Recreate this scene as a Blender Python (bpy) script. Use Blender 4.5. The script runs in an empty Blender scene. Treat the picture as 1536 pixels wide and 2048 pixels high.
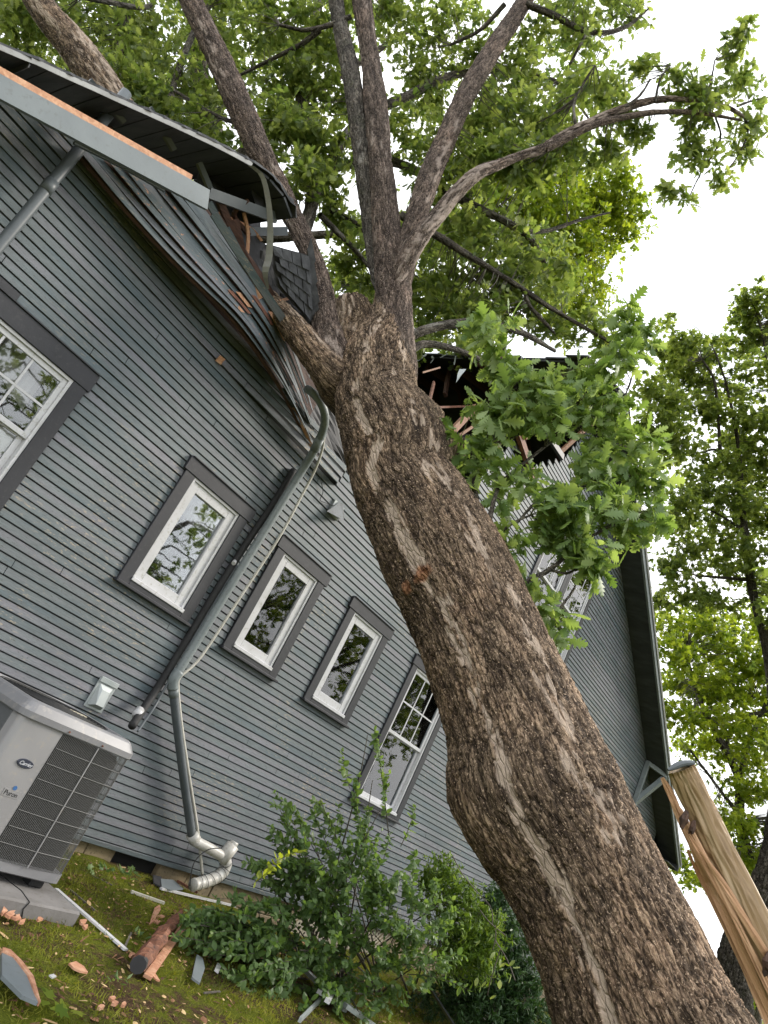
import bpy, bmesh, math, random
import numpy as np
from mathutils import Vector, Matrix

SC = bpy.context.scene
COL = SC.collection
rng = np.random.default_rng(11)
random.seed(5)
V = lambda *a: np.array(a, float)

# ------------------------------------------------------------------ camera
# world: X runs along the house wall, Y into the house (wall plane y = 0), Z up
FPX = 1538.0
CAM = V(0.0, -5.5, 1.6)
_h = V(1050, 1152, FPX); _h /= np.linalg.norm(_h)
_v = V(2032, -3874, FPX); _v -= _h * (_v @ _h); _v /= np.linalg.norm(_v)
_y = -np.cross(_h, _v)
AX = np.array([_h, _y, _v])            # rows: world axes seen from the camera (right, down, forward)
cam_d = bpy.data.cameras.new('camera')
cam = bpy.data.objects.new('camera', cam_d)
COL.objects.link(cam)
R = AX
m = Matrix(((R[0][0], -R[0][1], -R[0][2], CAM[0]),
            (R[1][0], -R[1][1], -R[1][2], CAM[1]),
            (R[2][0], -R[2][1], -R[2][2], CAM[2]),
            (0, 0, 0, 1)))
cam.matrix_world = m
cam_d.sensor_fit = 'HORIZONTAL'
cam_d.sensor_width = 36.0
cam_d.lens = 36.0 * FPX / 1536.0
cam_d.clip_start = 0.05
cam_d.clip_end = 900.0
SC.camera = cam

# ------------------------------------------------------------------ overcast daylight
SUN_DIR = Vector((0.74, -0.42, 0.62)).normalized()     # towards the sun
elev = math.asin(SUN_DIR.z)
azim = math.atan2(SUN_DIR.x, SUN_DIR.y)
world = bpy.data.worlds.new('World')
SC.world = world
world.use_nodes = True
wn = world.node_tree
wn.nodes.clear()
wo = wn.nodes.new('ShaderNodeOutputWorld')
wb = wn.nodes.new('ShaderNodeBackground')
sk = wn.nodes.new('ShaderNodeTexSky')
sk.sky_type = 'NISHITA'
sk.sun_disc = False
sk.sun_elevation = elev
sk.sun_rotation = azim
sk.air_density = 1.0
sk.dust_density = 4.0
tc = wn.nodes.new('ShaderNodeTexCoord')
no = wn.nodes.new('ShaderNodeTexNoise')
no.inputs['Scale'].default_value = 2.2
no.inputs['Detail'].default_value = 5.0
no.inputs['Roughness'].default_value = 0.55
rp = wn.nodes.new('ShaderNodeValToRGB')
rp.color_ramp.elements[0].position = 0.33
rp.color_ramp.elements[0].color = (0.70, 0.735, 0.79, 1)
rp.color_ramp.elements[1].position = 0.62
rp.color_ramp.elements[1].color = (1.0, 1.0, 1.0, 1)
vm = wn.nodes.new('ShaderNodeVectorMath'); vm.operation = 'SCALE'
vm.inputs['Scale'].default_value = 9.6
mx = wn.nodes.new('ShaderNodeMix'); mx.data_type = 'RGBA'
mx.inputs[0].default_value = 0.92
wn.links.new(tc.outputs['Generated'], no.inputs['Vector'])
wn.links.new(no.outputs['Fac'], rp.inputs['Fac'])
wn.links.new(rp.outputs['Color'], vm.inputs[0])
wn.links.new(sk.outputs['Color'], mx.inputs[6])
wn.links.new(vm.outputs[0], mx.inputs[7])
wn.links.new(mx.outputs[2], wb.inputs['Color'])
wb.inputs['Strength'].default_value = 0.12
wn.links.new(wb.outputs['Background'], wo.inputs['Surface'])

sun_d = bpy.data.lights.new('sun', 'SUN')
sun_d.energy = 1.5
sun_d.angle = math.radians(14)
sun_d.color = (1.0, 0.93, 0.83)
sun = bpy.data.objects.new('sun', sun_d)
COL.objects.link(sun)
sun.rotation_euler = (-SUN_DIR).to_track_quat('-Z', 'Y').to_euler()
sun.location = (8, -12, 20)

SC.view_settings.view_transform = 'Standard'
SC.view_settings.look = 'None'
SC.view_settings.gamma = 1.0
SC.view_settings.use_curve_mapping = False
SC.view_settings.exposure = 1.22
SC.cycles.max_bounces = 8
SC.cycles.transparent_max_bounces = 12

# ------------------------------------------------------------------ helpers
def at(px, py, y=None, d=None):
    """point of the world seen at photo pixel (px, py), on the plane y or at depth d"""
    r = AX @ V(px - 768, py - 1024, FPX) / FPX
    t = (y - CAM[1]) / r[1] if d is None else d
    return CAM + r * t

def wz(px, py, y=0.0):
    p = at(px, py, y=y)
    return p[0], p[2]

def props(o, label=None, cat=None, group=None, kind=None):
    if label: o['label'] = label
    if cat: o['category'] = cat
    if group: o['group'] = group
    if kind: o['kind'] = kind
    return o

def thing(name, label, cat, loc=(0, 0, 0), group=None):
    o = bpy.data.objects.new(name, None)
    o.empty_display_size = 0.1
    o.location = tuple(float(c) for c in loc)
    COL.objects.link(o)
    bpy_parent_loc[o.name] = V(*o.location)
    return props(o, label, cat, group)

bpy_parent_loc = {}
def wloc(o):
    if o is None: return V(0, 0, 0)
    return bpy_parent_loc.get(o.name, V(0, 0, 0))

def mk(name, verts, faces, mat, parent=None, smooth=False, attrs=None):
    """mesh object from world-space verts, origin at parent's origin (or its own centre of base)"""
    verts = np.asarray(verts, float).reshape(-1, 3)
    if parent is not None:
        org = wloc(parent)
    else:
        org = V((verts[:, 0].min() + verts[:, 0].max()) / 2, (verts[:, 1].min() + verts[:, 1].max()) / 2, verts[:, 2].min())
    me = bpy.data.meshes.new(name)
    vv = verts - org
    if isinstance(faces, np.ndarray) and faces.ndim == 2:
        nf, k = faces.shape
        me.vertices.add(len(vv)); me.vertices.foreach_set('co', vv.astype(np.float32).ravel())
        me.loops.add(nf * k); me.loops.foreach_set('vertex_index', faces.astype(np.int32).ravel())
        me.polygons.add(nf)
        me.polygons.foreach_set('loop_start', np.arange(0, nf * k, k, dtype=np.int32))
        me.update(calc_edges=True)
    else:
        me.from_pydata(vv.tolist(), [], [list(map(int, f)) for f in faces])
        me.update()
    if smooth:
        me.polygons.foreach_set('use_smooth', np.ones(len(me.polygons), bool))
    for k_, (dom, arr) in (attrs or {}).items():
        arr = np.asarray(arr, np.float32)
        if arr.ndim == 2:
            a = me.attributes.new(k_, 'FLOAT_VECTOR', dom); a.data.foreach_set('vector', arr.ravel())
        else:
            a = me.attributes.new(k_, 'FLOAT', dom); a.data.foreach_set('value', arr)
    if mat is not None: me.materials.append(mat)
    o = bpy.data.objects.new(name, me)
    COL.objects.link(o)
    if parent is not None:
        o.parent = parent
        bpy_parent_loc[o.name] = org
    else:
        o.location = tuple(org)
        bpy_parent_loc[o.name] = org
    return o

BOXF = [(0, 3, 2, 1), (4, 5, 6, 7), (0, 1, 5, 4), (1, 2, 6, 5), (2, 3, 7, 6), (3, 0, 4, 7)]
class MB:
    """collects boxes, bars and strips into one mesh"""
    def __init__(s): s.v = []; s.f = []
    def add(s, verts, faces):
        n = len(s.v)
        s.v += [tuple(float(c) for c in p) for p in verts]
        s.f += [tuple(i + n for i in f) for f in faces]
        return s
    def box(s, a, b):
        x0, y0, z0 = a; x1, y1, z1 = b
        return s.add([(x0, y0, z0), (x1, y0, z0), (x1, y1, z0), (x0, y1, z0), (x0, y0, z1), (x1, y0, z1), (x1, y1, z1), (x0, y1, z1)], BOXF)
    def bbox(s, a, b, c=0.004):
        """box with chamfered edges"""
        bm = bmesh.new()
        bmesh.ops.create_cube(bm, size=1.0)
        for v in bm.verts:
            v.co = Vector(((a[0] + b[0]) / 2 + v.co.x * (b[0] - a[0]), (a[1] + b[1]) / 2 + v.co.y * (b[1] - a[1]), (a[2] + b[2]) / 2 + v.co.z * (b[2] - a[2])))
        bmesh.ops.bevel(bm, geom=bm.edges[:], offset=c, segments=1, affect='EDGES')
        bm.verts.index_update()
        s.add([v.co[:] for v in bm.verts], [[v.index for v in f.verts] for f in bm.faces])
        bm.free(); return s
    def bar(s, p, q, w, h, up=(0, 0, 1)):
        """rectangular bar from p to q, w across, h along up"""
        p = V(*p); q = V(*q); d = q - p; L = np.linalg.norm(d); d /= L
        up = V(*up); sd = np.cross(d, up); sd /= np.linalg.norm(sd); u = np.cross(sd, d)
        vs = []
        for c in (p, q):
            for a, b in ((-1, -1), (1, -1), (1, 1), (-1, 1)):
                vs.append(c + sd * a * w / 2 + u * b * h / 2)
        return s.add(vs, [(0, 3, 2, 1), (4, 5, 6, 7), (0, 1, 5, 4), (1, 2, 6, 5), (2, 3, 7, 6), (3, 0, 4, 7)])
    def tube(s, pts, rad, n=10):
        v, f = tube_mesh(pts, rad, n)
        return s.add(v, f)
    def build(s, name, mat, parent=None, smooth=False):
        return mk(name, s.v, s.f, mat, parent, smooth)

def frames(pts):
    pts = np.asarray(pts, float)
    t = np.gradient(pts, axis=0); t /= np.linalg.norm(t, axis=1)[:, None] + 1e-12
    a = V(0, 0, 1) if abs(t[0][2]) < 0.9 else V(0, 1, 0)
    u = np.cross(t[0], a); u /= np.linalg.norm(u)
    us = []
    for i in range(len(pts)):
        u = u - t[i] * (u @ t[i]); u /= np.linalg.norm(u); us.append(u.copy())
    us = np.array(us); ws = np.cross(t, us)
    return t, us, ws

def tube_mesh(pts, rad, n=10, cap=True):
    pts = np.asarray(pts, float); k = len(pts)
    rad = np.full(k, rad) if np.isscalar(rad) else np.asarray(rad, float)
    t, us, ws = frames(pts)
    th = np.arange(n) * 2 * np.pi / n
    v = pts[:, None, :] + rad[:, None, None] * (np.cos(th)[None, :, None] * us[:, None, :] + np.sin(th)[None, :, None] * ws[:, None, :])
    v = v.reshape(-1, 3)
    f = []
    for i in range(k - 1):
        for j in range(n):
            a = i * n + j; b = i * n + (j + 1) % n
            f.append((a, b, b + n, a + n))
    if cap:
        f.append(tuple(range(n - 1, -1, -1))); f.append(tuple(range((k - 1) * n, k * n)))
    return v, f

def smooth_path(pts, extra=None, n=60):
    """Catmull-Rom through pts; extra: list of arrays interpolated the same way"""
    P = np.asarray(pts, float)
    if extra is not None: P = np.hstack([P, np.asarray(extra, float).reshape(len(P), -1)])
    d = np.r_[0, np.cumsum(np.linalg.norm(np.diff(P[:, :3], axis=0), axis=1))]
    s = np.linspace(0, d[-1], n)
    Q = np.vstack([2 * P[0] - P[1], P, 2 * P[-1] - P[-2]])
    out = []
    for x in s:
        i = min(max(np.searchsorted(d, x, side='right') - 1, 0), len(P) - 2)
        u = (x - d[i]) / (d[i + 1] - d[i] + 1e-12)
        p0, p1, p2, p3 = Q[i], Q[i + 1], Q[i + 2], Q[i + 3]
        out.append(0.5 * ((2 * p1) + (-p0 + p2) * u + (2 * p0 - 5 * p1 + 4 * p2 - p3) * u * u + (-p0 + 3 * p1 - 3 * p2 + p3) * u ** 3))
    out = np.array(out)
    return (out[:, :3], out[:, 3:]) if extra is not None else out

# numpy noise -------------------------------------------------------
def _hash(ix, iy, iz, s):
    n = (ix.astype(np.int64) * 73856093) ^ (iy.astype(np.int64) * 19349663) ^ (iz.astype(np.int64) * 83492791) ^ (s * 2654435761)
    n = (n ^ (n >> 13)) * 1274126177 & 0xffffffff
    n = (n ^ (n >> 16)) * 2246822519 & 0xffffffff
    return ((n ^ (n >> 15)) & 0xffffff) / float(0xffffff)
def vnoise(p, s=0):
    i = np.floor(p); f = p - i; f = f * f * (3 - 2 * f); i = i.astype(np.int64)
    r = 0
    for dx in (0, 1):
        for dy in (0, 1):
            for dz in (0, 1):
                w = (f[:, 0] if dx else 1 - f[:, 0]) * (f[:, 1] if dy else 1 - f[:, 1]) * (f[:, 2] if dz else 1 - f[:, 2])
                r = r + w * _hash(i[:, 0] + dx, i[:, 1] + dy, i[:, 2] + dz, s)
    return r
def fbm(p, o=4, s=0):
    r = 0; a = 0.5; t = 0
    for k in range(o):
        r = r + a * vnoise(p * 2 ** k, s + k); t += a; a *= 0.5
    return r / t
def worley(p, s=0):
    i = np.floor(p).astype(np.int64)
    f1 = np.full(len(p), 9.0); f2 = np.full(len(p), 9.0); idv = np.zeros(len(p))
    for dx in (-1, 0, 1):
        for dy in (-1, 0, 1):
            for dz in (-1, 0, 1):
                c = i + V(dx, dy, dz).astype(np.int64)
                q = np.stack([c[:, k] + _hash(c[:, 0], c[:, 1], c[:, 2], s + 11 * k) for k in range(3)], 1)
                d = np.linalg.norm(q - p, axis=1)
                m1 = d < f1
                f2 = np.where(m1, f1, np.minimum(f2, d))
                idv = np.where(m1, _hash(c[:, 0], c[:, 1], c[:, 2], s + 77), idv)
                f1 = np.where(m1, d, f1)
    return f1, f2, idv
def sstep(a, b, x):
    t = np.clip((x - a) / (b - a), 0, 1); return t * t * (3 - 2 * t)

# ------------------------------------------------------------------ materials
class NT:
    def __init__(s, name):
        s.m = bpy.data.materials.new(name); s.m.use_nodes = True
        s.t = s.m.node_tree; s.t.nodes.clear()
        s.out = s.n('ShaderNodeOutputMaterial')
    def n(s, ty, **kw):
        x = s.t.nodes.new(ty)
        for k, v in kw.items(): setattr(x, k, v)
        return x
    def l(s, a, b): s.t.links.new(a, b)
    def val(s, inp, v):
        if isinstance(v, bpy.types.NodeSocket): s.l(v, inp)
        else: inp.default_value = v
    def math(s, op, a, b=0.0, clamp=False):
        x = s.n('ShaderNodeMath', operation=op, use_clamp=clamp)
        s.val(x.inputs[0], a); s.val(x.inputs[1], b); return x.outputs[0]
    def mix(s, f, a, b, mode='MIX'):
        x = s.n('ShaderNodeMix', data_type='RGBA', blend_type=mode)
        s.val(x.inputs[0], f); s.val(x.inputs[6], a); s.val(x.inputs[7], b); return x.outputs[2]
    def pos(s): return s.n('ShaderNodeNewGeometry').outputs['Position']
    def attr(s, name, out='Fac'): return s.n('ShaderNodeAttribute', attribute_name=name).outputs[out]
    def scale(s, vec, sc):
        x = s.n('ShaderNodeMapping'); s.l(vec, x.inputs['Vector']); x.inputs['Scale'].default_value = sc; return x.outputs[0]
    def noise(s, vec, sc, det=4, ro=0.55, dist=0.0):
        x = s.n('ShaderNodeTexNoise'); s.l(vec, x.inputs['Vector'])
        x.inputs['Scale'].default_value = sc; x.inputs['Detail'].default_value = det; x.inputs['Roughness'].default_value = ro
        x.inputs['Distortion'].default_value = dist
        return x.outputs['Fac']
    def vor(s, vec, sc, feat='F1'):
        x = s.n('ShaderNodeTexVoronoi', feature=feat); s.l(vec, x.inputs['Vector']); x.inputs['Scale'].default_value = sc
        return x
    def ramp(s, f, stops):
        x = s.n('ShaderNodeValToRGB'); s.l(f, x.inputs['Fac'])
        e = x.color_ramp.elements
        while len(e) < len(stops): e.new(0.5)
        for i, (p, c) in enumerate(stops):
            e[i].position = p; e[i].color = (*c, 1) if len(c) == 3 else (c[0], c[0], c[0], 1)
        return x.outputs['Color']
    def bsdf(s, col, ro=0.7, bump=None, bstr=0.3, bdist=0.01, metal=0.0, spec=0.5):
        b = s.n('ShaderNodeBsdfPrincipled')
        s.val(b.inputs['Base Color'], col); s.val(b.inputs['Roughness'], ro); b.inputs['Metallic'].default_value = metal
        b.inputs['Specular IOR Level'].default_value = spec
        if bump is not None:
            u = s.n('ShaderNodeBump'); s.l(bump, u.inputs['Height']); u.inputs['Strength'].default_value = bstr; u.inputs['Distance'].default_value = bdist
            s.l(u.outputs[0], b.inputs['Normal'])
        s.l(b.outputs[0], s.out.inputs['Surface']); return b

def c4(c): return (*c, 1)
def simple(name, col, col2=None, sc=6.0, ro=0.6, bump=0.15, bsc=60.0, metal=0.0, stretch=(1, 1, 1), dirt=None, spec=0.5):
    t = NT(name); p = t.scale(t.pos(), stretch)
    col = tuple(x * .87 for x in col)
    if col2 is not None: col2 = tuple(x * .87 for x in col2)
    if dirt is not None: dirt = tuple(x * .87 for x in dirt)
    c = c4(col)
    if col2 is not None:
        c = t.mix(t.ramp(t.noise(p, sc), [(0.35, (0.0,)), (0.65, (1.0,))]), c4(col), c4(col2))
    if dirt is not None:
        c = t.mix(t.ramp(t.noise(p, sc * 7, 5, 0.7), [(0.56, (0.0,)), (0.66, (1.0,))]), c, c4(dirt))
    t.bsdf(c, ro, t.noise(p, bsc, 4), bump, 0.004, metal, spec)
    return t.m

def siding_mat(name, damaged=0.0):
    t = NT(name); P = t.pos()
    sx = t.n('ShaderNodeSeparateXYZ'); t.l(P, sx.inputs[0])
    row = t.math('FLOOR', t.math('DIVIDE', t.math('SUBTRACT', sx.outputs[2], 0.371 + 0.004), 0.0668))
    wnz = t.n('ShaderNodeTexWhiteNoise', noise_dimensions='1D'); t.l(row, wnz.inputs['W'])
    big = t.noise(t.scale(P, (1, 1, 1)), 0.75, 3)
    hue = t.math('ADD', t.math('MULTIPLY', wnz.outputs['Value'], 0.34), t.math('MULTIPLY', t.noise(t.scale(P, (1.2, 1, 9)), 1.6, 4, 0.6), 0.9))
    c = t.ramp(t.math('MULTIPLY', hue, 0.75), [(0.28, (0.104, 0.143, 0.163)), (0.42, (0.134, 0.163, 0.172)), (0.54, (0.150, 0.163, 0.182)), (0.72, (0.176, 0.170, 0.198))])
    bv = t.math('ADD', 0.76, t.math('MULTIPLY', wnz.outputs['Value'], 0.24))
    c = t.mix(1.0, c, bv, 'MULTIPLY')
    # weather streaks and grime
    g = t.ramp(t.noise(t.scale(P, (2.2, 1, 26)), 5.0, 6, 0.68), [(0.36, (0.62,)), (0.58, (1.0,))])
    c = t.mix(0.8, c, g, 'MULTIPLY')
    g2 = t.ramp(big, [(0.32, (0.78,)), (0.62, (1.08,))])
    c = t.mix(0.8, c, g2, 'MULTIPLY')
    # dark flecks
    fl = t.ramp(t.noise(t.scale(P, (1, 1, 2.5)), 42, 3, 0.5), [(0.30, (1.0,)), (0.345, (0.0,))])
    c = t.mix(t.math('MULTIPLY', fl, 0.8), c, c4((0.05, 0.055, 0.05)))
    # peeled paint showing tan wood
    z1 = t.ramp(t.noise(P, 1.15, 2, 0.5), [(0.50, (0.0,)), (0.62, (1.0,))])
    z2 = t.ramp(t.noise(t.scale(P, (3, 1, 12)), 4.2, 6, 0.75), [(0.56, (0.0,)), (0.61, (1.0,))])
    c = t.mix(t.math('MULTIPLY', t.math('MULTIPLY', z1, z2), 0.8), c, c4((0.33, 0.27, 0.19)))
    if damaged:
        z3 = t.ramp(t.noise(t.scale(P, (6, 6, 14)), 2.6, 6, 0.7), [(0.60, (0.0,)), (0.64, (1.0,))])
        c = t.mix(z3, c, c4((0.45, 0.22, 0.12)))
    t.bsdf(c, 0.62, t.noise(t.scale(P, (3, 8, 30)), 12, 5, 0.65), 0.35, 0.004)
    return t.m

def wood_mat(name, c1, c2, c3, sc=1.0, axis=(1, 1, 1), ro=0.7, bs=0.6, coord=None):
    t = NT(name); P = t.pos() if coord is None else t.attr(coord, 'Vector')
    q = t.scale(P, axis)
    f = t.noise(q, 9 * sc, 7, 0.65, 0.6)
    c = t.ramp(f, [(0.28, c1), (0.5, c2), (0.72, c3)])
    t.bsdf(c, ro, f, bs, 0.012)
    return t.m

def bark_mat(name, dark, mid, light, pale, moss=(0.10, 0.11, 0.05), sc=1.0, mossy=0.5):
    t = NT(name); q = t.attr('rest', 'Vector')
    qs = t.scale(q, (1, 1, 0.32))
    ve = t.vor(qs, 34 * sc, 'DISTANCE_TO_EDGE').outputs['Distance']
    plate = t.ramp(ve, [(0.0, (0.0,)), (0.12, (1.0,))])
    fine = t.noise(qs, 75 * sc, 8, 0.82)
    mid_n = t.noise(qs, 16 * sc, 6, 0.72)
    c = t.ramp(t.math('ADD', t.math('MULTIPLY', fine, 0.5), t.math('MULTIPLY', mid_n, 0.5)), [(0.43, dark), (0.5, mid), (0.565, light)])
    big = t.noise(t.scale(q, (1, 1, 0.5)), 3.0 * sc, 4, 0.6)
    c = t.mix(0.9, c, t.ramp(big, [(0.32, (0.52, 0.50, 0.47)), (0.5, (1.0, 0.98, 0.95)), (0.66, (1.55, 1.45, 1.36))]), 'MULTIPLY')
    # lichen flecks
    lf = t.ramp(t.noise(q, 55 * sc, 3, 0.6), [(0.60, (0.0,)), (0.68, (1.0,))])
    c = t.mix(t.math('MULTIPLY', lf, 0.75), c, c4(tuple(x * 1.25 for x in light)))
    ms = t.ramp(t.noise(q, 5 * sc, 5, 0.65), [(0.52, (0.0,)), (0.70, (1.0,))])
    c = t.mix(t.math('MULTIPLY', ms, mossy), c, c4(moss))
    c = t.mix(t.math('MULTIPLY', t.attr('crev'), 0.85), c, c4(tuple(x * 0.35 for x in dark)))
    sp = t.ramp(t.noise(q, 85 * sc, 3, 0.6), [(0.60, (0.0,)), (0.66, (1.0,))])
    c = t.mix(t.math('MULTIPLY', sp, 0.8), c, c4(tuple(x * 1.55 for x in light)))
    dk = t.ramp(t.noise(qs, 60 * sc, 4, 0.6), [(0.39, (1.0,)), (0.45, (0.0,))])
    c = t.mix(t.math('MULTIPLY', dk, 0.85), c, c4(tuple(x * 0.5 for x in dark)))
    pc = t.ramp(t.noise(qs, 30, 5, 0.7), [(0.3, tuple(x * 0.72 for x in pale)), (0.62, pale)])
    c = t.mix(t.attr('pale'), c, pc)
    c = t.mix(t.attr('rust'), c, t.ramp(t.noise(q, 45, 4), [(0.35, (0.10, 0.035, 0.015)), (0.6, (0.42, 0.22, 0.12))]))
    hgt = t.math('ADD', t.math('MULTIPLY', plate, 0.6), t.math('MULTIPLY', fine, 0.7))
    t.bsdf(c, 0.88, hgt, 1.0, 0.02, spec=0.25)
    return t.m

def leaf_mat(name, c1, c2, c3, trans=0.45, ro=0.45):
    t = NT(name)
    f = t.attr('tint')
    c = t.ramp(f, [(0.05, c1), (0.5, c2), (0.95, c3)])
    b = t.n('ShaderNodeBsdfPrincipled'); t.l(c, b.inputs['Base Color']); b.inputs['Roughness'].default_value = ro
    b.inputs['Specular IOR Level'].default_value = 0.35
    tr = t.n('ShaderNodeBsdfTranslucent')
    t.l(t.mix(1.0, c, (2.1, 2.0, 0.9, 1), 'MULTIPLY'), tr.inputs['Color'])
    ms = t.n('ShaderNodeMixShader'); ms.inputs[0].default_value = trans
    t.l(b.outputs[0], ms.inputs[1]); t.l(tr.outputs[0], ms.inputs[2]); t.l(ms.outputs[0], t.out.inputs['Surface'])
    return t.m

def glass_mat(name):
    t = NT(name)
    g = t.n('ShaderNodeBsdfGlossy'); g.inputs['Roughness'].default_value = 0.02; g.inputs['Color'].default_value = (0.95, 0.97, 1, 1)
    tr = t.n('ShaderNodeBsdfTransparent'); tr.inputs['Color'].default_value = (0.92, 0.94, 0.94, 1)
    fr = t.n('ShaderNodeFresnel'); fr.inputs['IOR'].default_value = 1.55
    nb = t.n('ShaderNodeBump'); t.l(t.noise(t.pos(), 3.0, 2), nb.inputs['Height']); nb.inputs['Strength'].default_value = 0.03; nb.inputs['Distance'].default_value = 0.02
    t.l(nb.outputs[0], g.inputs['Normal'])
    ms = t.n('ShaderNodeMixShader'); t.l(t.math('ADD', fr.outputs[0], 0.03), ms.inputs[0])
    t.l(tr.outputs[0], ms.inputs[1]); t.l(g.outputs[0], ms.inputs[2]); t.l(ms.outputs[0], t.out.inputs['Surface'])
    return t.m

M = {}
M['siding'] = siding_mat('weathered_siding_paint')
M['siding_d'] = siding_mat('split_siding_paint', 1.0)
M['wall_back'] = simple('wall_sheathing', (0.030, 0.034, 0.035), (0.02, 0.02, 0.02), 3, 0.9)
M['sheath'] = wood_mat('raw_sheathing_wood', (0.022, 0.010, 0.007), (0.055, 0.023, 0.014), (0.11, 0.048, 0.028), 1.0, (1, 1, 6))
M['trim'] = simple('charcoal_trim_paint', (0.020, 0.021, 0.027), (0.028, 0.029, 0.036), 4, 0.55, 0.2, 40, dirt=(0.04, 0.04, 0.045))
M['white'] = simple('white_vinyl', (0.62, 0.62, 0.64), (0.54, 0.54, 0.55), 5, 0.35, 0.05, 30, dirt=(0.42, 0.41, 0.38))
M['glass'] = glass_mat('window_glass')
M['dark'] = simple('dark_room', (0.02, 0.02, 0.02), (0.012, 0.012, 0.012), 2, 0.9)  # near-black: carries the shade of unlit rooms and attic in its colour
M['blind'] = simple('beige_blind', (0.66, 0.62, 0.55), (0.58, 0.54, 0.48), 1.5, 0.8, stretch=(3, 1, .3))
M['curtain'] = simple('grey_curtain', (0.50, 0.46, 0.44), (0.30, 0.27, 0.26), 9, 0.9, stretch=(2.5, 1, .25))
M['barge'] = simple('grey_rake_board_paint', (0.195, 0.222, 0.235), (0.16, 0.185, 0.198), 3, 0.5, 0.2, 30, dirt=(0.15, 0.17, 0.175), stretch=(1, 1, 1))
M['rawwood'] = wood_mat('fresh_orange_wood', (0.26, 0.12, 0.065), (0.44, 0.23, 0.13), (0.56, 0.35, 0.22), 1.2, (2, 2, 2))
M['roofdeck'] = wood_mat('dark_roof_deck', (0.016, 0.018, 0.020), (0.034, 0.038, 0.042), (0.06, 0.066, 0.07), 0.7, (1, .3, 1))
M['shingle'] = simple('asphalt_shingle', (0.045, 0.047, 0.052), (0.085, 0.088, 0.095), 14, 0.9, 0.9, 160)
M['drip'] = simple('pale_metal_drip_edge', (0.30, 0.30, 0.285), (0.20, 0.20, 0.19), 5, 0.4, 0.2, 20, metal=0.3, dirt=(0.2, 0.19, 0.17))
M['tarpaper'] = simple('black_roofing_felt', (0.020, 0.020, 0.022), (0.045, 0.045, 0.05), 3, 0.6, 0.8, 9)
M['pipe'] = simple('grey_pipe_paint', (0.17, 0.20, 0.205), (0.22, 0.25, 0.255), 5, 0.45, 0.15, 30, dirt=(0.12, 0.13, 0.13))
M['pipe_d'] = simple('dark_grey_pipe_paint', (0.085, 0.10, 0.11), (0.11, 0.125, 0.135), 5, 0.45, 0.15, 30)
M['pvc'] = simple('white_pvc', (0.60, 0.59, 0.56), (0.48, 0.46, 0.41), 7, 0.4, 0.3, 35, dirt=(0.42, 0.38, 0.30))
M['pvc_thin'] = simple('cream_pvc', (0.60, 0.58, 0.52), (0.48, 0.46, 0.40), 7, 0.5, 0.1, 35)
M['rubber'] = simple('black_insulation_foam', (0.012, 0.012, 0.013), (0.022, 0.022, 0.023), 15, 0.75, 0.5, 60)
M['ac_light'] = simple('light_grey_enamel', (0.31, 0.305, 0.31), (0.26, 0.255, 0.26), 2.2, 0.42, 0.08, 20, dirt=(0.33, 0.31, 0.29))
M['ac_cap'] = simple('mid_grey_enamel', (0.24, 0.24, 0.25), (0.19, 0.19, 0.20), 3, 0.42, 0.08, 20, dirt=(0.27, 0.26, 0.25))
M['ac_dark'] = simple('dark_grey_enamel', (0.10, 0.105, 0.11), (0.125, 0.13, 0.135), 2.2, 0.5, 0.08, 20)
M['ac_coil'] = simple('black_coil', (0.010, 0.010, 0.010), (0.02, 0.02, 0.02), 30, 0.7, 0.5, 200)
M['ac_wire'] = simple('pale_guard_wire', (0.13, 0.13, 0.127), None, 3, 0.5, 0.0)
M['badge'] = simple('badge_enamel', (0.035, 0.04, 0.06), None, 3, 0.35, 0.0)
M['badge_l'] = simple('badge_lettering', (0.62, 0.63, 0.66), None, 3, 0.35, 0.0)
M['badge_b'] = simple('badge_blue', (0.05, 0.14, 0.34), None, 3, 0.35, 0.0)
M['ink'] = simple('black_print', (0.015, 0.015, 0.015), None, 3, 0.5, 0.0)
M['concrete'] = simple('concrete_pad', (0.21, 0.20, 0.195), (0.15, 0.142, 0.136), 4, 0.9, 0.5, 50, dirt=(0.15, 0.14, 0.12))
M['block'] = simple('tan_foundation_block', (0.30, 0.235, 0.14), (0.20, 0.16, 0.10), 5, 0.9, 0.6, 60, dirt=(0.10, 0.085, 0.06))
M['lattice'] = simple('cream_lattice', (0.46, 0.42, 0.32), (0.38, 0.34, 0.26), 5, 0.8)
M['galv'] = simple('galvanised_metal', (0.42, 0.45, 0.45), (0.34, 0.38, 0.385), 5, 0.45, 0.1, 30, metal=0.25)
M['twig'] = simple('twig_bark', (0.075, 0.062, 0.05), (0.13, 0.115, 0.095), 12, 0.85, 0.4, 80)
M['twig_g'] = simple('green_stem', (0.10, 0.12, 0.05), (0.13, 0.11, 0.06), 12, 0.7)
M['bark'] = bark_mat('oak_trunk_bark', (0.052, 0.034, 0.022), (0.195, 0.138, 0.096), (0.41, 0.305, 0.215), (0.54, 0.43, 0.34), mossy=0.10)
M['bark2'] = bark_mat('oak_limb_bark', (0.050, 0.035, 0.028), (0.15, 0.112, 0.092), (0.30, 0.235, 0.198), (0.44, 0.36, 0.31), moss=(0.11, 0.11, 0.07), sc=1.3, mossy=0.2)
M['bark3'] = bark_mat('grey_limb_bark', (0.045, 0.038, 0.032), (0.115, 0.102, 0.086), (0.22, 0.20, 0.175), (0.3, 0.28, 0.25), moss=(0.10, 0.12, 0.06), sc=1.3, mossy=0.5)
M['oak'] = leaf_mat('oak_leaf', (0.066, 0.108, 0.034), (0.125, 0.172, 0.060), (0.225, 0.272, 0.115), 0.58)
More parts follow.
